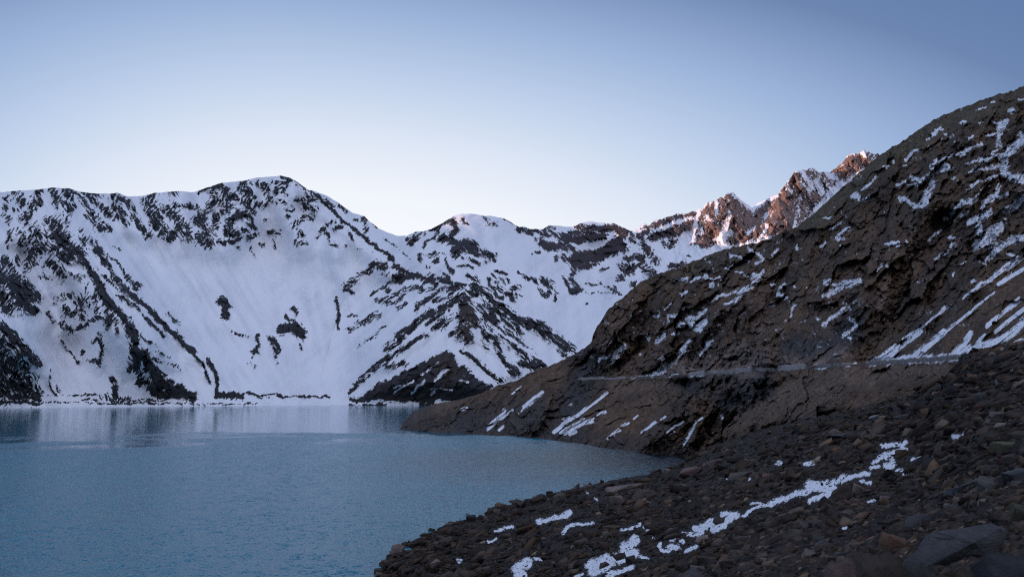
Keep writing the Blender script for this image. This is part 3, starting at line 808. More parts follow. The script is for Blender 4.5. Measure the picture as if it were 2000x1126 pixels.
survey(SN5, """
260,20 300,5 w10; 320,80 390,30 w12; 330,100 370,90 w20; 200,150 235,130 w17; 690,140 760,110 755,150 w25; 825,105 840,140 w12; 850,215 860,215 w18; 990,120 1070,45 w17; 1140,92 1165,85 w18; 1155,150 1175,138 w24; 1050,250 1100,210 1140,200 w20; 1220,285 1255,265 w12; 1170,370 1190,345 w13; 240,435 340,420 470,405 w20; 240,510 340,450 430,420 480,410 w37; 235,415 270,395 w16; 260,600 270,590 w15; 210,725 300,670 400,590 w26; 410,680 440,700 450,725 w20; 360,810 400,780 450,745 w17
1340,140 1420,120 1500,30 w50; 1350,20 1370,60 w37; 1440,180 1490,170 w37; 1400,280 1450,220 1510,180 w20; 1500,150 1600,110 1680,90 w55; 1570,200 1600,215 w30; 1680,200 1600,270 1500,350 1400,430 1340,460 w26; 1340,460 1240,530 w11; 1060,640 1130,600 w16; 800,830 950,740 1060,640 w9; 1315,420 1328,418 w18
560,1015 660,940 750,880 w15; 590,1010 700,960 820,860 930,780 w30; 700,1000 880,960 980,880 1100,780 w35; 980,880 1150,750 1290,640 1380,560 w16; 1400,540 1470,490 w9; 800,985 1000,975 1200,960 1300,900 w45; 1140,960 1250,870 1300,790 w30; 1300,910 1400,800 w14; 1320,900 1480,850 1600,790 1689,700 1800,620 w45; 1500,430 1600,370 1689,320 1800,250 w20; 1420,740 1550,630 1660,540 w24; 1480,780 1600,680 1689,610 1800,530 w20; 1620,870 1689,840 w25; 1400,890 1500,830 w25; 1560,330 1689,240 w17
400,1030 450,1010 w20; 160,1042 230,1038 w12; 90,455 95,460 w14; 470,190 475,195 w14; 400,270 440,268 w10; 610,325 640,300 w12; 680,295 690,292 w10; 345,150 352,165 w14; 630,220 634,225 w10; 20,150 28,175 w12; 0,440 4,445 w12; 0,578 6,580 w14; 395,820 405,818 w10
""", 1550, 440, 1689 / 450.0, wk=1.05)
survey(SN5, """
130,650 200,590 280,540 w24; 200,560 300,530 380,470 480,400 545,345 w20; 180,660 290,590 360,550 w14; 210,665 320,610 430,550 w20; 250,675 300,650 w18; 330,600 430,575 w15; 470,515 530,490 w20; 550,705 600,660 640,640 w20; 660,600 710,580 w14; 750,550 780,525 w9; 810,655 870,610 920,575 w15; 960,555 1000,530 w11; 1010,655 1070,610 1140,575 w11; 1030,680 1070,650 w9; 940,745 990,710 w15; 1145,745 1180,690 1220,610 1240,570 1285,540 w13; 0,370 40,345 w20; 1440,520 1442,545 w14; 250,440 265,430 w10; 1370,660 1380,655 w9
""", 1050, 680, 4, wk=1.05)
survey(SN5, "1160,555 1220,510 w11; 1240,640 1300,590 1350,550 w25; 1000,785 1060,720 1110,670 w25; 1080,720 1160,665 w15; 1075,790 1100,770 w14; 830,658 865,650 w16; 1200,690 1230,660 w7", 650, 600, KG)
BARE5 = Cover(0)     # scree and grass where the ground is smooth
survey(BARE5, "200,280 600,560 1000,620 w300; 1000,300 1600,250 w300; 1200,520 900,640 w160 s.7", 1500, 560, 2.2)
BARE5.poly([(1560, 722), (1880, 704), (1850, 740), (1760, 778), (1500, 836), (1420, 850), (1480, 790)], 1, 10)
BARE5.poly([(1170, 750), (1310, 742), (1330, 760), (1240, 880), (1090, 850), (1060, 850)], .9, 10)
BARE5.poly([(780, 838), (1000, 748), (1120, 695), (1130, 735), (1060, 790), (1000, 850)], .6, 12)
BARE5.poly([(1720, 706), (2000, 510), (2470, 300), (2470, 700), (1900, 700)], .9, 8)
BARE5.poly([(1570, 440), (1720, 300), (1880, 208), (2010, 165), (2010, 195), (1880, 240), (1740, 330), (1620, 430)], .7, 10)
NEARROAD = Cover(0)
CLIFF5 = Cover(0)
CLIFF5.poly([(1140, 738), (1150, 690), (1200, 640), (1300, 660), (1420, 655), (1560, 630), (1660, 610), (1700, 640), (1705, 706), (1560, 716), (1430, 724), (1320, 730), (1230, 734)], 1, 14)
CLIFF5.poly([(1380, 735), (1560, 725), (1510, 790), (1430, 830), (1390, 790)], .7, 14)
CLIFF5.poly([(1120, 745), (1190, 745), (1170, 790), (1090, 800)], .7, 10)
FAN5 = Cover(0)
FAN5.poly([(1690, 718), (1760, 650), (1860, 590), (2010, 490), (2040, 500), (2040, 690), (1880, 705)], 1, 8)
NEARROAD.stroke([(1138, 741), (1230, 737), (1320, 733), (1430, 727), (1515, 722), (1600, 716), (1700, 711), (1800, 705), (1880, 700)], 16, 1)

HUES5 = []
for col, txt, fr in (((.100, .078, .048), "1590,430 1720,310 1850,232 2000,182 w46 s.9; 1300,530 1420,495 w36 s.5", (0, 0, 1)),
                     ((.150, .104, .072), "1600,735 1700,725 1840,712 w34; 1450,815 1560,760 1700,730 w40 s.9; 1480,815 1640,770 w30 s.7; 1200,755 1300,750 w26 s.7; 1330,745 1250,790 w20 s.5", (0, 0, 1)),
                     ((.052, .050, .050), "1150,700 1130,760 1110,800 w46 s.9; 1340,745 1420,760 1480,745 w50 s.8; 1550,680 1620,690 1660,640 w50 s.9; 900,830 1000,800 1100,830 w60 s.6; 1420,790 1500,760 w26 s.8", (0, 0, 1)),
                     ((.25, .185, .150), "1300,716 1400,712 1490,702 w44 s.5; 1440,690 1462,712 w44 s.8; 1490,700 1550,706 w30 s.5; 1338,720 1350,722 w18; 1370,715 1425,705 w30 s.6; 1600,700 1640,690 w26 s.5; 1480,640 1500,600 w24 s.35; 1720,590 1735,560 w12 s.6; 1400,722 1480,716 w7; 1590,712 1610,705 w9; 1240,735 1225,700 w8 s.5; 1720,605 1710,630 w8; 1340,880 1350,875 w18 s.8; 1580,700 1600,710 w10 s.5", (0, 0, 1)),
                     ((.13, .080, .058), "1165,640 1180,665 w20 s.9; 1225,620 1222,580 w14 s.7; 1235,720 1280,690 w30 s.5; 1420,640 1460,600 1500,560 w30 s.55; 1700,500 1760,540 w40 s.3; 1640,560 1600,600 w40 s.45; 1390,760 1440,750 w18 s.6; 1460,590 1480,570 w16 s.9; 1800,520 1860,470 w40 s.4", (0, 0, 1))):
    c = Cover(0)
    survey(c, txt, *fr)
    HUES5.append((np.array(col), c.blurred(3, 1)))


GUL5 = Cover(0)
survey(GUL5, '1850,470 1800,540 1760,620 1715,700 w90; 1560,450 1520,540 1500,600 w60 s.6; 1300,560 1260,640 1240,720 w50 s.5; 1640,400 1600,500 w50 s.4; 1620,560 1660,640 w60 s.5', 0, 0, 1)
GUL5 = GUL5.blurred(8)


def snow5(wx, wy, x, y):
    fan = np.maximum(FAN5(x, y), (y > 745) * 1.0)
    wx, wy = x + (wx - x) * (1 - .72 * fan), y + (wy - y) * (1 - .72 * fan)
    n = fbm(x / 4.2, y / 3.4, 4, 121, gain=.75)
    st = streak(x, y, -38, 16, 4, 3, 122)
    s = np.minimum(SN5(wx, wy), .85)
    st2 = streak(x, y, -39, 60, 2.8, 3, 123)
    v = 0.5 + (s - 0.64 + .15 * FAN5(x, y)) * (0.9 + .3 * fan) + ((n * 0.85 + st * 0.6) * (1 - .75 * fan) + (st2 * 1.15 + n * .3) * fan) * (s > 0.02)
    v = np.where(s < 0.02, 0.0, v)
    spk = fbm(x / 26, y / 20, 3, 131) * 0.6 + fbm(x / 5, y / 3.5, 2, 133) * 0.55     # stray flecks
    v = np.maximum(v, 0.5 + (spk - 0.50) * (y < 700) * 1.2 - 0.35 * (y >= 700))
    return 1.0 - v - 0.02


def relief5(x, y, rk):
    b = BARE5(x, y)
    nr = NEARROAD(x, y)
    rough = np.clip(1 - 0.75 * b, 0.2, 1) * (1 - 0.75 * nr) * sstep(0, 60, interp_line(FOOT5, x) - y + 8)
    crest = sstep(0, 26, y - interp_line(CREST5, x)) * 0.8 + 0.2
    big = streak(x, y, -52, 190, 75, 4, 141) * 46 * rough - GUL5(x, y) * 45
    qx, qy = x + 9 * fbm(x / 22, y / 22, 3, 147), y + 9 * fbm(x / 22, y / 22, 3, 148)
    mid = facets(qx, qy, 48, 142, -55, 2.2) * 29 * rough
    crag = facets(qx, qy, 20, 146, -60, 1.9) * 15 * rough
    sm = facets(x + 3 * fbm(x / 7, y / 7, 2, 149), y + 3 * fbm(x / 7, y / 7, 2, 159), 8, 143, -50, 1.8) * 6.5 * (0.25 + 0.75 * rough) + fbm(x / 9, y / 8, 4, 150, gain=.7) * 4.5
    cl = facets(x + 5 * fbm(x / 9, y / 14, 3, 164), y, 11, 165, 82, 2.4) * 7 + facets(qx, qy, 30, 166, 75, 1.8) * 11
    sm = sm + cl * CLIFF5(x, y) * (1 - .7 * nr)
    sm = sm * (1 - .72 * b)
    scree = streak(x, y, -35, 60, 6, 3, 144) * 1.6 * b
    fine = fbm(x / 4.5, y / 3.5, 3, 145) * 1.0
    return ((big + mid + crag) * crest + sm + scree + fine) * R5s(x) / 650.0


def R5s(x):
    return np.interp(x, [780, 1200, 1600, 2000, 2470], [850, 800, 560, 430, 300])


def hue5(x, y):
    n = (1 + 0.32 * fbm(x / 40, y / 26, 4, 151) + 0.55 * fbm(x / 8, y / 6, 4, 157, gain=.7) + 0.30 * streak(x, y, -48, 22, 6, 3, 152))[..., None]
    h = np.broadcast_to(np.array((.126, .080, .047)), x.shape + (3,)).copy()
    k = np.clip(0.5 + 2.0 * streak(x, y, -50, 110, 42, 4, 153), 0, 1)[..., None]
    h = h * (1 - k * .8) + np.array((.058, .044, .034)) * k * .8
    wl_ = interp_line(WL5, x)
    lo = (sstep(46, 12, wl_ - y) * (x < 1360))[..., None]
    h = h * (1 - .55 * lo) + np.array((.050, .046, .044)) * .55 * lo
    lo = 0.0
    for c, m in HUES5:
        w = np.clip(m(x + 6 * fbm(x / 9, y / 9, 3, 155), y + 6 * fbm(x / 9, y / 9, 3, 156)), 0, 1)[..., None]
        h = h * (1 - w) + c * w
    n = n + (BARE5(x, y) * .55 * streak(x, y, -34, 80, 4.5, 4, 158))[..., None]
    return h * np.clip(n, .35, 1.9) + lo


M_hill = terrain_mat('brown_rock_slope', 0.45, edge=0.36, bump_d=1.5, vary=(0.22, 1.85), crisp=0.20)
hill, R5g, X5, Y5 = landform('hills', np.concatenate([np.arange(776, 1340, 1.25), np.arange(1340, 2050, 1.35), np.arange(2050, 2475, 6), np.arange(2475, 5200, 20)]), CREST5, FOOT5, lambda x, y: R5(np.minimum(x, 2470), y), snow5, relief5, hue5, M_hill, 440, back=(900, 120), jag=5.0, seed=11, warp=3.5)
tag(hill, 'steep brown rocky hillside with torn snow patches, falling to the lake on the right', 'hillside', kind='structure')

# ------------------------------------------------------------------ road cut across the hillside
ROAD = [(1128, 741), (1170, 739.5), (1195, 741), (1230, 737.5), (1280, 735), (1320, 733), (1355, 732.5), (1385, 729), (1430, 727), (1455, 724.5), (1480, 722), (1515, 723), (1560, 719.5), (1600, 716.5), (1650, 714), (1700, 711), (1760, 708), (1820, 704), (1890, 699)]
rx = np.arange(1128, 1890, 2.0)
ry = interp_line(ROAD, rx)
cols = np.searchsorted(X5[0], rx)
rr = np.array([np.interp(yy, Y5[::-1, c], R5g[::-1, c]) for c, yy in zip(cols, ry)])
ker = np.ones(9) / 9
rr = np.minimum(np.convolve(np.pad(rr, 4, mode='edge'), ker, 'valid'), rr + 1.5) - 1.2
pz = place(rx, ry, rr)
hd = np.stack(ray(rx, ry)[:2], -1)
pale = np.zeros(len(rx))                        # bare stone edging shows only here and there
for x0_, x1_, v_ in ((1132, 1222, .8), (1226, 1300, .25), (1346, 1376, 1.0), (1384, 1432, .7), (1436, 1466, .9), (1476, 1512, .6), (1520, 1572, 1.0), (1600, 1660, .35), (1690, 1890, .45)):
    pale = np.maximum(pale, v_ * sstep(x0_ - 5, x0_ + 3, rx) * sstep(x1_ + 5, x1_ - 3, rx))
pale = np.clip(pale + .35 * fbm(rx / 10, rx * 0 + 5, 3, 162) * (pale > .05), 0, 1)
sec = []
for off, dz in ((0.0, -1.9), (-0.2, 0.5), (0.2, 1.0), (1.0, 0.7), (6.0, 0.2), (7.2, 1.2)):
    q = pz.copy()
    q[:, :2] += hd * off
    q[:, 2] += dz + (1.9 * (pale - .25) if off < .5 and dz > 0 else 0) + 0.9 * fbm(rx / 16, rx * 0 + off * .2, 4, 161, gain=.65)
    sec.append(q)
t = NT('gravel_road')
n = t.noise(0.5, 6, .6)
t.L.new(t.mix(t.attr('pale').outputs['Fac'], t.mix(t.maprange(n, .35, .65), (.075, .058, .046), (.12, .095, .08)), t.mix(t.maprange(n, .35, .65), (.30, .27, .245), (.50, .46, .43))), t.bsdf.inputs['Base Color'])
t.bsdf.inputs['Roughness'].default_value = .95
o = grid_mesh('road', np.array(sec), t.m, {'pale': np.repeat(pale[None], len(sec), 0)})
tag(o, 'pale gravel road with a low stone edge cut across the brown hillside', 'road', kind='structure')

# ------------------------------------------------------------------ near slope of rubble
TOP6 = [(690, 1160), (728, 1126), (745, 1098), (762, 1078), (800, 1057), (850, 1033), (900, 1010), (965, 991), (1040, 970), (1100, 957), (1150, 946), (1200, 936), (1250, 926), (1300, 912), (1335, 900), (1350, 890), (1420, 858), (1500, 834), (1600, 812), (1700, 790), (1780, 770), (1845, 735), (1870, 708), (1885, 690), (1910, 684), (1945, 676), (2000, 667), (2100, 650), (2300, 620)]
WL6 = [(728, 1126), (762, 1078), (850, 1033), (965, 991), (1040, 970), (1150, 946), (1250, 926), (1335, 900)]
C6 = [(x, y, float(r_water(x, y)) * 1.01) for x, y in WL6]
C6 += [(1350, 890, 505), (1420, 858, 452), (1500, 834, 388), (1600, 812, 343), (1700, 790, 305), (1780, 770, 268), (1845, 735, 238), (1885, 690, 212), (1945, 676, 180), (2000, 667, 160), (2100, 650, 140), (2300, 620, 110),
       (850, 1126, 150), (1000, 1126, 92), (1200, 1126, 45), (1400, 1126, 24), (1600, 1126, 13), (1800, 1126, 8.6), (2000, 1126, 7.4), (2300, 1126, 7),
       (690, 1240, 140), (850, 1240, 95), (1000, 1240, 55), (1200, 1240, 27), (1400, 1240, 14), (1600, 1240, 4.6), (1800, 1240, 3.2), (2000, 1240, 3.0), (2300, 1240, 3.0),
       (1000, 1050, 190), (1200, 1030, 118), (1400, 1000, 82), (1600, 960, 80), (1800, 900, 75), (1950, 880, 36), (1950, 980, 17), (1700, 1030, 26), (1400, 930, 225), (1600, 880, 185), (1300, 950, 290), (1850, 800, 128), (1500, 900, 220)]
R6 = TPS(C6, 1e-4)
SN6 = Cover(0)
survey(SN6, """
900,100 1010,85 w30; 1040,100 1085,60 w25; 860,180 960,160 1080,120 w20; 820,230 900,190 980,200 w20; 800,270 870,260 w20; 920,260 980,230 w30; 500,380 600,340 700,325 780,310 w32; 20,550 120,510 230,470 320,440 w40; 320,400 400,420 500,430 w58; 320,530 400,500 490,460 w30; 1120,215 1190,180 w14; 1000,285 1040,280 w16; 1060,312 1080,305 w20; 720,380 740,370 w20; 760,385 810,380 w14; 620,505 670,505 w20
780,530 840,510 w13; 290,240 350,230 w25; 70,232 95,228 w22; 1460,20 1520,5 w25; 590,737 615,733 w15; 420,380 460,375 w16; 1190,520 1260,505 w10
""", 1500, 846, 4)
survey(SN6, """
200,690 280,665 350,650 w25; 370,655 430,630 455,610 w25; 400,770 440,730 520,715 620,690 w20; 870,755 930,730 1000,715 w20; 1030,745 1060,742 w14; 870,890 920,870 960,830 w60; 820,940 880,910 w30; 600,1040 650,1010 740,970 w50; 620,1090 700,1050 780,1000 880,960 960,930 w60; 750,1100 850,1070 940,1040 w30; 1000,965 1060,970 w17; 1160,860 1180,910 1230,920 w25; 1240,880 1290,880 w40; 1360,910 1440,880 w25
1235,820 1260,822 w24; 1310,825 1340,828 w22; 1350,780 1450,790 1480,760 w26; 1440,740 1540,700 1600,680 w42; 1580,740 1660,710 1750,640 w42; 1640,630 1750,630 w32; 1800,640 1870,590 1990,560 w17; 1860,540 1990,550 w10; 30,1060 120,1010 w60; 40,1100 80,1095 w50; 180,980 240,985 w20; 500,1110 550,1105 w20; 1680,360 1695,358 w10; 1845,352 1860,348 w12; 590,460 600,462 w12; 660,515 670,525 w9; 1110,805 1120,805 w9
""", 1000, 846, 4)
survey(SN6, "1500,750 1600,725 w26; 1450,760 1490,757 w12; 1420,840 1470,830 w12; 1185,980 1200,985 w20; 1670,900 1690,895 w14; 1800,690 1850,675 1950,655 w20", 600, 846, 4)


def snow6(wx, wy, x, y):
    s = SN6(wx, wy)
    n = fbm(x / 4.0, y / 2.4, 4, 171, gain=.75)
    v = 0.5 + (np.minimum(s, .74) - 0.43) * 1.0 + n * 1.15 * (s > 0.02)
    return 1.0 - np.where(s < 0.02, 0.0, v)


def relief6(x, y, rk):
    R = R6(np.minimum(x, 2300), y)
    edge = sstep(0, 14, y - interp_line(TOP6, x)) * 0.9 + 0.1
    a = fbm(x / 70, y / 30, 4, 181) * 0.09 + fbm(x / 14, y / 6, 4, 182, ridged=True) * 0.016
    return R * (a * (1 - .6 * np.clip(SN6(x, y), 0, 1)) + .012 * np.clip(SN6(x, y), 0, 1)) * edge


def hue6(x, y):
    n = (1 + 0.5 * fbm(x / 18, y / 8, 4, 191))[..., None]
    far = sstep(1010, 900, y)[..., None]
    return (np.array((.020, .015, .011)) * (1 - far) + np.array((.028, .021, .016)) * far) * np.clip(n, .3, 1.9)


M_near = terrain_mat('dark_rubble_ground', 2.2, edge=0.14, bump_d=0.12, vary=(0.4, 1.6), crisp=0.22)
near, R6g, X6, Y6 = landform('ground', np.concatenate([np.arange(690, 2302, 1.7), np.arange(2302, 5200, 16)]), TOP6, [(690, 1245), (2302, 1245)], lambda x, y: R6(np.minimum(x, 2300), y), snow6, relief6, hue6, M_near, 300, back=(14, 10), jag=6.0, seed=13, warp=3.0, under=True)
tag(near, 'near slope of dark broken rock with a thin trail of snow', 'ground', kind='structure')


def near_R(x, y):
    """ground distance of the near slope under a survey point"""
    c = int(np.clip(round((min(x, 2300) - 690) / 1.7), 0, X6.shape[1] - 1))
    return float(np.interp(y, Y6[::-1, c], R6g[::-1, c]))


# ------------------------------------------------------------------ lake bed and lake
t = NT('lake_bed')
t.bsdf.inputs['Base Color'].default_value = (.06, .055, .05, 1)
gx, gy = np.meshgrid(np.linspace(-30000, 30000, 41), np.linspace(-30000, 30000, 41))
o = grid_mesh('ground', np.stack([gx, gy, np.full(gx.shape, -25.0)], -1), t.m)
tag(o, 'grey valley floor under the lake', 'ground', kind='structure')


def water_mat():
    t = NT('lake_water')
    pos = t.new('ShaderNodeNewGeometry').outputs['Position']
    sp = t.new('ShaderNodeSeparateXYZ')
    t.L.new(pos, sp.inputs[0])
    dist = t.math('SQRT', t.math('ADD', t.math('MULTIPLY', sp.outputs[0], sp.outputs[0]), t.math('MULTIPLY', sp.outputs[1], sp.outputs[1])))
    mp = t.new('ShaderNodeMapping')
    mp.inputs['Scale'].default_value = (1.0, 1.0, 1.0)
    t.L.new(pos, mp.inputs[0])
    big = t.noise(0.006, 5, .6)
    edge = t.math('ADD', dist, t.math('MULTIPLY', t.math('SUBTRACT', big, 0.5), 900.0))
    wind = t.maprange(edge, 690, 800, 1.0, 0.0, smooth=True)      # breeze stops short of the far shore
    acc = None
    for sc_, k in ((0.05, .16), (0.3, .8), (1.3, 1.15), (6.0, .7)):
        n = t.new('ShaderNodeTexNoise')
        n.inputs['Scale'].default_value = sc_
        n.inputs['Detail'].default_value = 3
        t.L.new(mp.outputs[0], n.inputs['Vector'])
        q = t.new('ShaderNodeVectorMath', operation='MULTIPLY_ADD')
        t.L.new(n.outputs['Color'], q.inputs[0])
        q.inputs[1].default_value = (k, k, 0)
        q.inputs[2].default_value = (-k / 2, -k / 2, 0)
        if acc is None:
            acc = q.outputs[0]
        else:
            ad = t.new('ShaderNodeVectorMath', operation='ADD')
            t.L.new(acc, ad.inputs[0])
            t.L.new(q.outputs[0], ad.inputs[1])
            acc = ad.outputs[0]
    patch = t.noise(0.02, 4, .6)
    sc = t.new('ShaderNodeVectorMath', operation='SCALE')
    t.L.new(acc, sc.inputs[0])
    t.L.new(t.math('MULTIPLY', t.maprange(wind, 0, 1, 0.12, 1.0), t.maprange(patch, .3, .7, .88, 1.12)), sc.inputs['Scale'])
    ad = t.new('ShaderNodeVectorMath', operation='ADD')
    t.L.new(sc.outputs[0], ad.inputs[0])
    ad.inputs[1].default_value = (0, 0, 1)
    nm = t.new('ShaderNodeVectorMath', operation='NORMALIZE')
    t.L.new(ad.outputs[0], nm.inputs[0])
    t.L.new(nm.outputs[0], t.bsdf.inputs['Normal'])
    sh = t.attr('hill_reflection').outputs['Fac']
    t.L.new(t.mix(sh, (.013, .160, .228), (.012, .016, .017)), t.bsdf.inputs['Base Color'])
    t.L.new(t.maprange(wind, 0, 1, 0.06, 0.25), t.bsdf.inputs['Roughness'])
    t.bsdf.inputs['IOR'].default_value = 1.333
    t.bsdf.inputs['Specular Tint'].default_value = (.72, .90, 1.0, 1)
    return t.m


gx, gy = np.meshgrid(np.linspace(-4500, 4500, 361), np.linspace(-1500, 4200, 229))
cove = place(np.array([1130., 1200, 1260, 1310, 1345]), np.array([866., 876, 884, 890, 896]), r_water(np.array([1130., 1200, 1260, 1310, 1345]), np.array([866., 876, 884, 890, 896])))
hill_reflection = np.zeros(gx.shape)                      # dark hillside reflection painted into the water colour at the cove head
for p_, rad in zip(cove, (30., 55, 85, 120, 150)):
    hill_reflection = np.maximum(hill_reflection, np.clip(1.25 - np.hypot(gx - p_[0], gy - p_[1]) / rad, 0, 1))
o = grid_mesh('water', np.stack([gx, gy, np.zeros(gx.shape)], -1), water_mat(), {'hill_reflection': hill_reflection})
tag(o, 'teal blue mountain lake, calm under the far shore and ruffled nearer', 'lake', kind='structure')

# ------------------------------------------------------------------ boulders and rubble
rng = np.random.default_rng(5)


def rock_mat(name, col, col2=None, scale=6.0, bands=False):
    t = NT(name)
    tc = t.new('ShaderNodeTexCoord').outputs['Object']
    oi = t.new('ShaderNodeObjectInfo').outputs['Random']
    n = t.noise(scale, 7, .65, tc)
    n2 = t.noise(scale * 0.25, 3, .5, tc)
    c2 = col2 or tuple(v * 1.9 for v in col)
    c = t.mix(t.maprange(n, .3, .72), col, c2)
    c = t.mix(t.maprange(n2, .45, .62, 0, .6), c, tuple(v * .55 for v in col))
    if bands:
        wv = t.new('ShaderNodeTexWave', bands_direction='Z')
        wv.inputs['Scale'].default_value = 5.0
        wv.inputs['Distortion'].default_value = 7.0
        wv.inputs['Detail'].default_value = 4.0
        t.L.new(tc, wv.inputs['Vector'])
        c = t.mix(t.math('MULTIPLY', t.maprange(wv.outputs[1], .6, 1.0, 0, .7), t.maprange(n, .4, .7)), c, tuple(min(.5, v * 2.6) for v in col))
    sc = t.new('ShaderNodeVectorMath', operation='SCALE')
    t.L.new(c, sc.inputs[0])
    t.L.new(t.maprange(oi, 0, 1, .65, 1.45), sc.inputs['Scale'])
    t.L.new(sc.outputs[0], t.bsdf.inputs['Base Color'])
    t.bsdf.inputs['Roughness'].default_value = .88
    t.bsdf.inputs['Specular IOR Level'].default_value = .3
    bp = t.new('ShaderNodeBump')
    bp.inputs['Strength'].default_value = .7
    bp.inputs['Distance'].default_value = .06
    t.L.new(t.noise(scale * 1.6, 8, .65, tc), bp.inputs['Height'])
    t.L.new(bp.outputs[0], t.bsdf.inputs['Normal'])
    return t.m


def hull_points(r, n, flat=1.0, wedge=0.0):
    p = r.normal(size=(n, 3))
    p /= np.linalg.norm(p, axis=1)[:, None]
    p = np.sign(p) * np.abs(p) ** 0.62            # squarer
    p *= r.uniform(.72, 1.0, size=(n, 1))
    p[:, 2] *= 1.0 - wedge * (p[:, :1].ravel() * .5 + .5)
    return p


def boulder_mesh(name, seed, flat=1.0, wedge=0.0, n=15, cuts=3, rough=.06):
    r = np.random.default_rng(seed)
    bm = bmesh.new()
    for p in hull_points(r, n, flat, wedge):
        bm.verts.new(p)
    res = bmesh.ops.convex_hull(bm, input=bm.verts)
    junk = [v for v in bm.verts if not v.link_faces]
    if junk:
        bmesh.ops.delete(bm, geom=junk, context='VERTS')
    bmesh.ops.bevel(bm, geom=list(bm.edges), offset=.045, segments=1, affect='EDGES', clamp_overlap=True)
    bmesh.ops.triangulate(bm, faces=bm.faces)
    if cuts:
        bmesh.ops.subdivide_edges(bm, edges=list(bm.edges), cuts=cuts, use_grid_fill=True)
        off = Vector(r.uniform(-50, 50, 3))
        bm.normal_update()
        for v in bm.verts:
            d = mnoise.fractal(v.co * 2.2 + off, 1.0, 2.0, 4) * rough
            st = mnoise.noise(Vector((v.co.x * .6, v.co.y * .6, v.co.z * 7)) + off) * rough * .35
            v.co += v.normal * (d + st)
    lo = np.array([min(v.co[k] for v in bm.verts) for k in range(3)])
    hi = np.array([max(v.co[k] for v in bm.verts) for k in range(3)])
    for v in bm.verts:
        v.co = Vector((np.array(v.co) - (lo + hi) / 2) / (hi - lo))
    me = bpy.data.meshes.new(name)
    bm.to_mesh(me)
    bm.free()
    return me


def set_boulder(me, x, y, w, h, tilt=0.0, rot=0.0, depth=None, R=None, sink=.22, mat=None):
    """stand a boulder of apparent size w x h with its foot a little below point (x, y + h/2)"""
    o = bpy.data.objects.new('boulder', me)
    COL.objects.link(o)
    if R is None:
        R = near_R(x, y + h * .35)
    dx, dy, dz = (float(v) for v in ray(x, y))
    slant = math.sqrt(1 + dz * dz)
    m = R * slant / FPX
    W_, H_ = w * m, h * m
    D_ = depth * m if depth else (W_ * .55 + H_ * .45)
    o.location = (dx * R, dy * R, CAM_H + dz * R - H_ * sink * .3)
    az = math.atan2(dx, dy)
    o.rotation_euler = (Matrix.Rotation(-az, 4, 'Z') @ Matrix.Rotation(math.radians(tilt), 4, 'Y') @ Matrix.Rotation(math.radians(rot), 4, 'Z')).to_euler()
    o.scale = (W_, D_, H_) if abs(rot) < 45 else (D_, W_, H_)
    return o


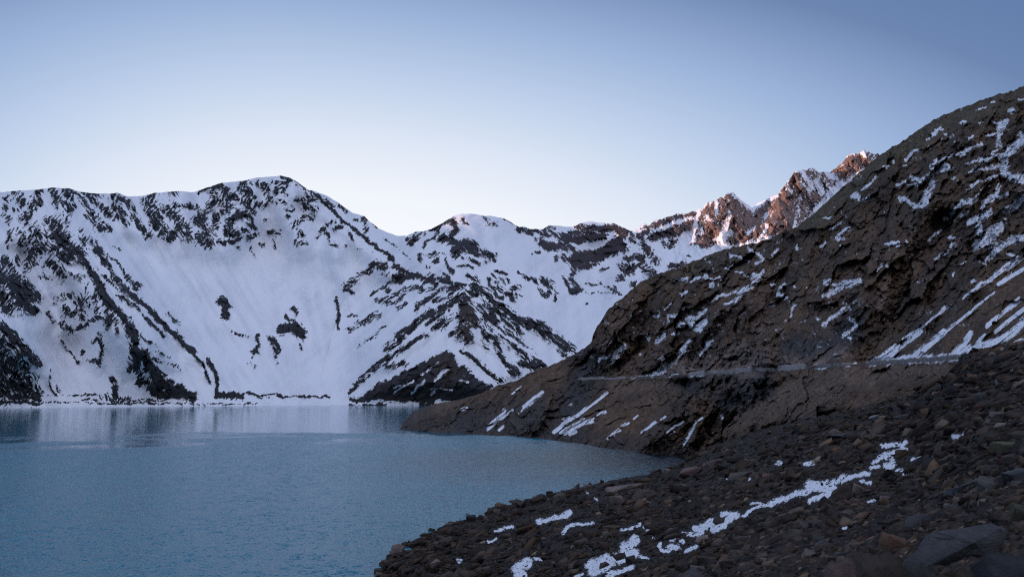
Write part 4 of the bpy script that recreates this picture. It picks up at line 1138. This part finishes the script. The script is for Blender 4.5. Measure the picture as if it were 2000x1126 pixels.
BC = {'dark': (.033, .025, .019), 'tan': (.10, .078, .064), 'pink': (.095, .066, .058), 'grey': (.050, .048, .046), 'blue': (.043, .045, .048), 'rust': (.085, .055, .035), 'lichen': (.068, .064, .038), 'red': (.14, .070, .055), 'slate': (.034, .033, .032), 'pale': (.17, .165, .16), 'orange': (.125, .068, .042), 'black': (.022, .022, .024)}
BM = {}
SPECIAL = [
    # x, y, w, h, tilt, colour, wedge, label
    (1047, 974, 30, 20, -4, 'dark', 0, 'dark blocky boulder standing up from the shoreline against the water'),
    (1258, 966, 54, 30, -22, 'tan', .6, 'tan wedge shaped boulder behind the shoreline rubble'),
    (1205, 975, 26, 22, -10, 'tan', .4, 'small brown wedge beside the tan wedge boulder'),
    (1212, 953, 84, 15, -17, 'tan', .5, 'long flat tan slab tilted along the near shore'),
    (1350, 921, 46, 22, -18, 'pink', .4, 'pinkish brown slab close to the cove'),
    (1395, 904, 32, 14, -18, 'pink', .3, 'flat pinkish slab at the inner corner of the cove'),
    (1447, 927, 52, 13, -8, 'tan', .5, 'flat brown slab with a dab of snow at each end'),
    (1496, 934, 13, 22, 4, 'red', .2, 'upright reddish stone on the dark slope'),
    (1646, 957, 46, 26, -8, 'dark', .3, 'dark boulder right below the snow trail'),
    (1675, 960, 20, 32, 12, 'tan', .3, 'upright tan wedge next to the dark boulder below the snow trail'),
    (1962, 878, 44, 34, 0, 'lichen', .1, 'yellow green lichen covered block at the right edge'),
    (1880, 957, 66, 26, -28, 'blue', .5, 'long blue grey slab leaning downhill above the layered boulder'),
    (1926, 954, 30, 46, 8, 'grey', .2, 'rounded grey boulder standing beside the blue grey slab'),
    (1858, 998, 32, 28, 0, 'grey', .1, 'grey boulder just under the blue grey slab'),
    (1794, 1020, 62, 34, -30, 'slate', .5, 'slate slab leaning against the slope left of the layered boulder'),
    (1742, 1064, 44, 44, 6, 'orange', .2, 'orange faced angular boulder near the bottom right'),
    (1862, 1070, 176, 78, -8, 'slate', .15, 'large layered slate boulder with pale streaks at the bottom right'),
    (1986, 935, 44, 40, -20, 'blue', .3, 'blue grey boulder cut by the right edge'),
    (1990, 1010, 30, 52, 4, 'lichen', .1, 'yellowish brown boulder at the right edge above the bottom corner'),
    (1762, 885, 24, 18, 0, 'rust', .2, 'rusty brown stone beside the top of the snow trail'),
    (1738, 1000, 24, 12, -26, 'red', .4, 'small tilted reddish slab on the slope'),
    (1708, 815, 20, 11, 0, 'pale', .1, 'pale rounded stone on the upper slope'),
    (1760, 817, 28, 16, -14, 'grey', .2, 'grey boulder on the upper slope right of the pale stone'),
    (1642, 852, 46, 15, -8, 'blue', .4, 'long purple grey slab across the upper slope'),
    (1232, 1093, 20, 18, -10, 'dark', .2, 'dark stone sunk in the snow patch at the bottom centre'),
    (1211, 1086, 24, 18, -30, 'dark', .3, 'tilted dark stone in the middle of the bottom snow patch'),
    (1180, 1103, 20, 12, -12, 'dark', .3, 'low dark stone at the left of the bottom snow patch'),
    (1404, 1016, 24, 17, -20, 'dark', .2, 'dark boulder ringed by snow halfway along the snow trail'),
    (1183, 1041, 14, 11, 0, 'tan', .1, 'pale tan rounded stone above the bottom snow patch'),
    (1486, 1052, 18, 9, 0, 'pale', .3, 'small pale stone right of the snow trail'),
    (1373, 1052, 24, 17, -30, 'tan', .6, 'tan wedge at the lower end of the snow trail'),
    (843, 1034, 14, 9, 0, 'dark', .1, 'dark round boulder breaking the shoreline low on the left'),
    (920, 1012, 20, 16, 0, 'dark', .1, 'blocky dark boulder on the shoreline right of the round one'),
    (948, 1012, 9, 12, 14, 'pink', .4, 'small upright pinkish stone on the shoreline'),
    (853, 1099, 24, 16, -16, 'tan', .3, 'brown slab in the rubble near the lower shore'),
    (1910, 1000, 34, 26, -20, 'dark', .2, 'dark stone lying on the back of the layered boulder'),
    (1955, 745, 18, 12, 0, 'pale', .2, 'pale capped stone high on the right slope'),
    (1926, 771, 40, 18, -20, 'grey', .3, 'long grey stone high on the right slope'),
]
near_big = [
    (1640, 1130, 58, 74, 0, 2.3, 'pink', 'pale tan stone blurred at the bottom edge'),
    (1722, 1126, 84, 84, -6, 2.5, 'dark', 'dark grey boulder blurred at the bottom edge beside the pale tan stone'),
    (1795, 1134, 60, 60, -6, 2.6, 'grey', 'low grey boulder blurred at the bottom edge under the layered boulder'),
    (1345, 1134, 84, 44, 0, 2.6, 'grey', 'low grey stone blurred at the bottom edge left of the others'),
    (1975, 1130, 120, 84, -8, 3.0, 'black', 'blue black boulder blurred in the bottom right corner'),
    (1885, 1134, 60, 44, 0, 2.7, 'dark', 'small brownish stone blurred right of the low grey boulder'),
]
for k, c in BC.items():
    BM[k] = rock_mat('boulder_' + k, c, scale=5.0, bands=(k in ('slate', 'blue')))
for i, (x, y, w, h, tilt, c, wedge, lab) in enumerate(SPECIAL):
    me = boulder_mesh('boulder', 300 + i, wedge=wedge, n=13 if h < 30 else 18, cuts=2 if w < 60 else 4, rough=.05)
    me.materials.append(BM[c])
    o = set_boulder(me, x, y, w, h, tilt, depth=(w * .75 + h * .3))
    tag(o, lab, 'boulder')
for i, (x, y, w, h, tilt, R, c, lab) in enumerate(near_big):
    me = boulder_mesh('boulder', 400 + i, n=30, cuts=4, rough=.10)
    me.materials.append(BM[c])
    o = set_boulder(me, x, y, w, h, tilt, R=R, sink=0, depth=(w + h) * .5)
    # stretch down to the ground it stands on
    zg = CAM_H - R * (1215 - 755) / FPX
    top = o.location.z + o.scale.z * .5
    o.scale.z = top - zg
    o.location.z = (top + zg) / 2
    tag(o, lab, 'boulder')

protos = []
for i in range(14):
    me = boulder_mesh('boulder', 500 + i, wedge=.5 * (i % 3) / 2, n=11 + i % 5, cuts=2, rough=.05)
    me.materials.append(BM[('dark', 'dark', 'rust', 'grey', 'dark', 'tan')[i % 6]])
    protos.append(me)


def ground_sample(n, seed):
    """random spots over the near slope"""
    r = np.random.default_rng(seed)
    out = []
    while len(out) < n:
        x = r.uniform(735, 2340)
        y0 = float(interp_line(TOP6, x)) + 1
        y = r.uniform(625, 1215)
        if y > y0:
            out.append((x, y))
    return np.array(out)


cand = ground_sample(1500, 21)
cand = cand[(cand[:, 0] < 2010) & (cand[:, 1] < 1126)]
taken = [(s[0], s[1], max(s[2], s[3])) for s in SPECIAL]
edge_x = rng.uniform(738, 1345, 110)
edge = np.stack([edge_x, interp_line(TOP6, edge_x) + rng.uniform(-1, 9, 110)], -1)
cand = np.concatenate([edge[:75], cand])
cnt = 0
for (x, y) in cand:
    if cnt >= 300 - len(SPECIAL) - len(near_big):
        break
    if any(abs(x - a) < c * .6 + 6 and abs(y - b) < c * .4 + 6 for a, b, c in taken):
        continue
    if max(SN6(x, y), SN6(x, y + 8), SN6(x, y - 6)) > .15 and rng.uniform() < .93:
        continue
    R = near_R(x, y)
    size = float(np.clip(rng.lognormal(math.log(.62), .5), .3, 3.0)) * (1 + .8 * (R > 150)) * (1 + .6 * (R > 300))
    w = np.clip(size / R * FPX, 8, 36)
    if cnt < 75:
        w = rng.uniform(9, 24)
    if max(SN6(x + a * w, y - b * w) for a in (-.5, 0, .5) for b in (-.2, .2, .5)) > .2 and rng.uniform() < .95:
        continue
    if y > 985 and x > 1650:
        w = np.clip(w, 12, 40)
    h = w * rng.uniform(.42, .8)
    o = set_boulder(protos[int(rng.integers(14))], x, y, w, h, rng.uniform(-28, 6), rng.uniform(-40, 40))
    if x < 1330 and y - float(interp_line(TOP6, x)) < 45:
        tag(o, 'dark angular boulder in the rubble along the near shoreline', 'boulder', 'boulders along the near shoreline')
    elif x > 1640 and y > 880:
        tag(o, 'dark boulder on the steep stony bank at the lower right', 'boulder', 'boulders on the bank at the lower right')
    elif y < 905:
        tag(o, 'dark boulder on the upper part of the near slope', 'boulder', 'boulders on the upper near slope')
    else:
        tag(o, 'dark boulder half buried in the rubble of the near slope', 'boulder', 'boulders in the middle of the near slope')
    cnt += 1


def rubble():
    r = np.random.default_rng(77)
    kinds = []
    for i in range(24):
        bm = bmesh.new()
        for p in hull_points(np.random.default_rng(700 + i), 11, wedge=.4 * (i % 2)):
            bm.verts.new(p)
        bmesh.ops.convex_hull(bm, input=bm.verts)
        junk = [v for v in bm.verts if not v.link_faces]
        if junk:
            bmesh.ops.delete(bm, geom=junk, context='VERTS')
        bmesh.ops.triangulate(bm, faces=bm.faces)
        bm.verts.index_update()
        V = np.array([v.co[:] for v in bm.verts]) * .5
        F = np.array([[v.index for v in f.verts] for f in bm.faces])
        bm.free()
        kinds.append((V, F))
    n = 64000
    SN6B = SN6.blurred(2, 1)
    xy = ground_sample(n, 78)
    # more and smaller stones near the waterline
    R = np.array([near_R(x, y) for x, y in xy])
    px = np.clip(r.lognormal(math.log(.36), .8, n) * (1 + .7 * (R > 120)) / R * FPX, 2.2, 30)
    px *= np.where(r.uniform(size=n) < .55, .7, 1.0)
    px = px * np.exp(0.75 * fbm(xy[:, 0] / 75, xy[:, 1] / 32, 3, 79))
    px = np.clip(px * np.where(r.uniform(size=n) < .05, 2.0, 1.0), 2.2, 34)
    sn = np.max([SN6B(xy[:, 0] + a * px, xy[:, 1] - b * px) for a in (-.5, 0, .5) for b in (-.25, .15, .55)], 0)
    keep = (sn < .30) | ((r.uniform(size=n) < .24) & (px < 7))
    dx, dy, dz = ray(xy[:, 0], xy[:, 1])
    size = px * R / FPX
    pos = np.stack([dx * R, dy * R, CAM_H + dz * R], -1)
    pal = np.array((.86, .79, .69)) * np.array([(.040, .028, .021), (.052, .036, .026), (.030, .024, .020), (.074, .051, .034), (.050, .043, .038), (.095, .072, .054), (.13, .112, .098), (.075, .045, .034)])
    zone = np.exp(.55 * fbm(xy[:, 0] / 100, xy[:, 1] / 45, 3, 80))
    pw = np.array([.27, .22, .2, .12, .08, .06, .02, .03])
    ci = r.choice(len(pal), n, p=pw)
    Vs, Fs, Cs, vo = [], [], [], 0
    for i in np.nonzero(keep)[0]:
        V, F = kinds[int(r.integers(24))]
        a, b, c = r.normal(0, .7), r.normal(.30, .28), r.uniform(-.4, .4)
        sx, sy, sz = size[i] * r.uniform(.8, 1.7), size[i] * r.uniform(.7, 1.2), size[i] * r.uniform(.28, .75)
        v = V * (sx, sy, sz)
        ca, sa = math.cos(a), math.sin(a)
        v = np.stack([v[:, 0] * ca - v[:, 1] * sa, v[:, 0] * sa + v[:, 1] * ca, v[:, 2] + b * v[:, 0] + c * v[:, 1]], -1)
        Vs.append(v + pos[i] + (0, 0, sz * .12))
        Fs.append(F + vo)
        Cs.append(np.repeat(pal[ci[i]][None] * r.lognormal(-.1, .5) * zone[i], len(V), 0))
        vo += len(V)
    V, F, C = np.concatenate(Vs), np.concatenate(Fs), np.concatenate(Cs)
    me = bpy.data.meshes.new('rubble')
    me.vertices.add(len(V))
    me.vertices.foreach_set('co', V.reshape(-1).astype(np.float32))
    me.loops.add(len(F) * 3)
    me.loops.foreach_set('vertex_index', F.reshape(-1).astype(np.int32))
    me.polygons.add(len(F))
    me.polygons.foreach_set('loop_start', (np.arange(len(F)) * 3).astype(np.int32))
    me.polygons.foreach_set('loop_total', np.full(len(F), 3, np.int32))
    me.update(calc_edges=True)
    at = me.attributes.new('hue', 'FLOAT_COLOR', 'POINT')
    full = np.ones((len(V), 4), np.float32)
    full[:, :3] = C
    at.data.foreach_set('color', full.reshape(-1))
    t = NT('rubble_stone')
    n_ = t.noise(7.0, 5, .6)
    sc = t.new('ShaderNodeVectorMath', operation='SCALE')
    t.L.new(t.attr('hue').outputs['Color'], sc.inputs[0])
    t.L.new(t.maprange(n_, .3, .7, .6, 1.4), sc.inputs['Scale'])
    t.L.new(sc.outputs[0], t.bsdf.inputs['Base Color'])
    t.bsdf.inputs['Roughness'].default_value = .9
    t.bsdf.inputs['Specular IOR Level'].default_value = .3
    me.materials.append(t.m)
    o = bpy.data.objects.new('rubble', me)
    COL.objects.link(o)
    tag(o, 'loose dark angular rubble covering the near slope', 'rubble', kind='stuff')


rubble()
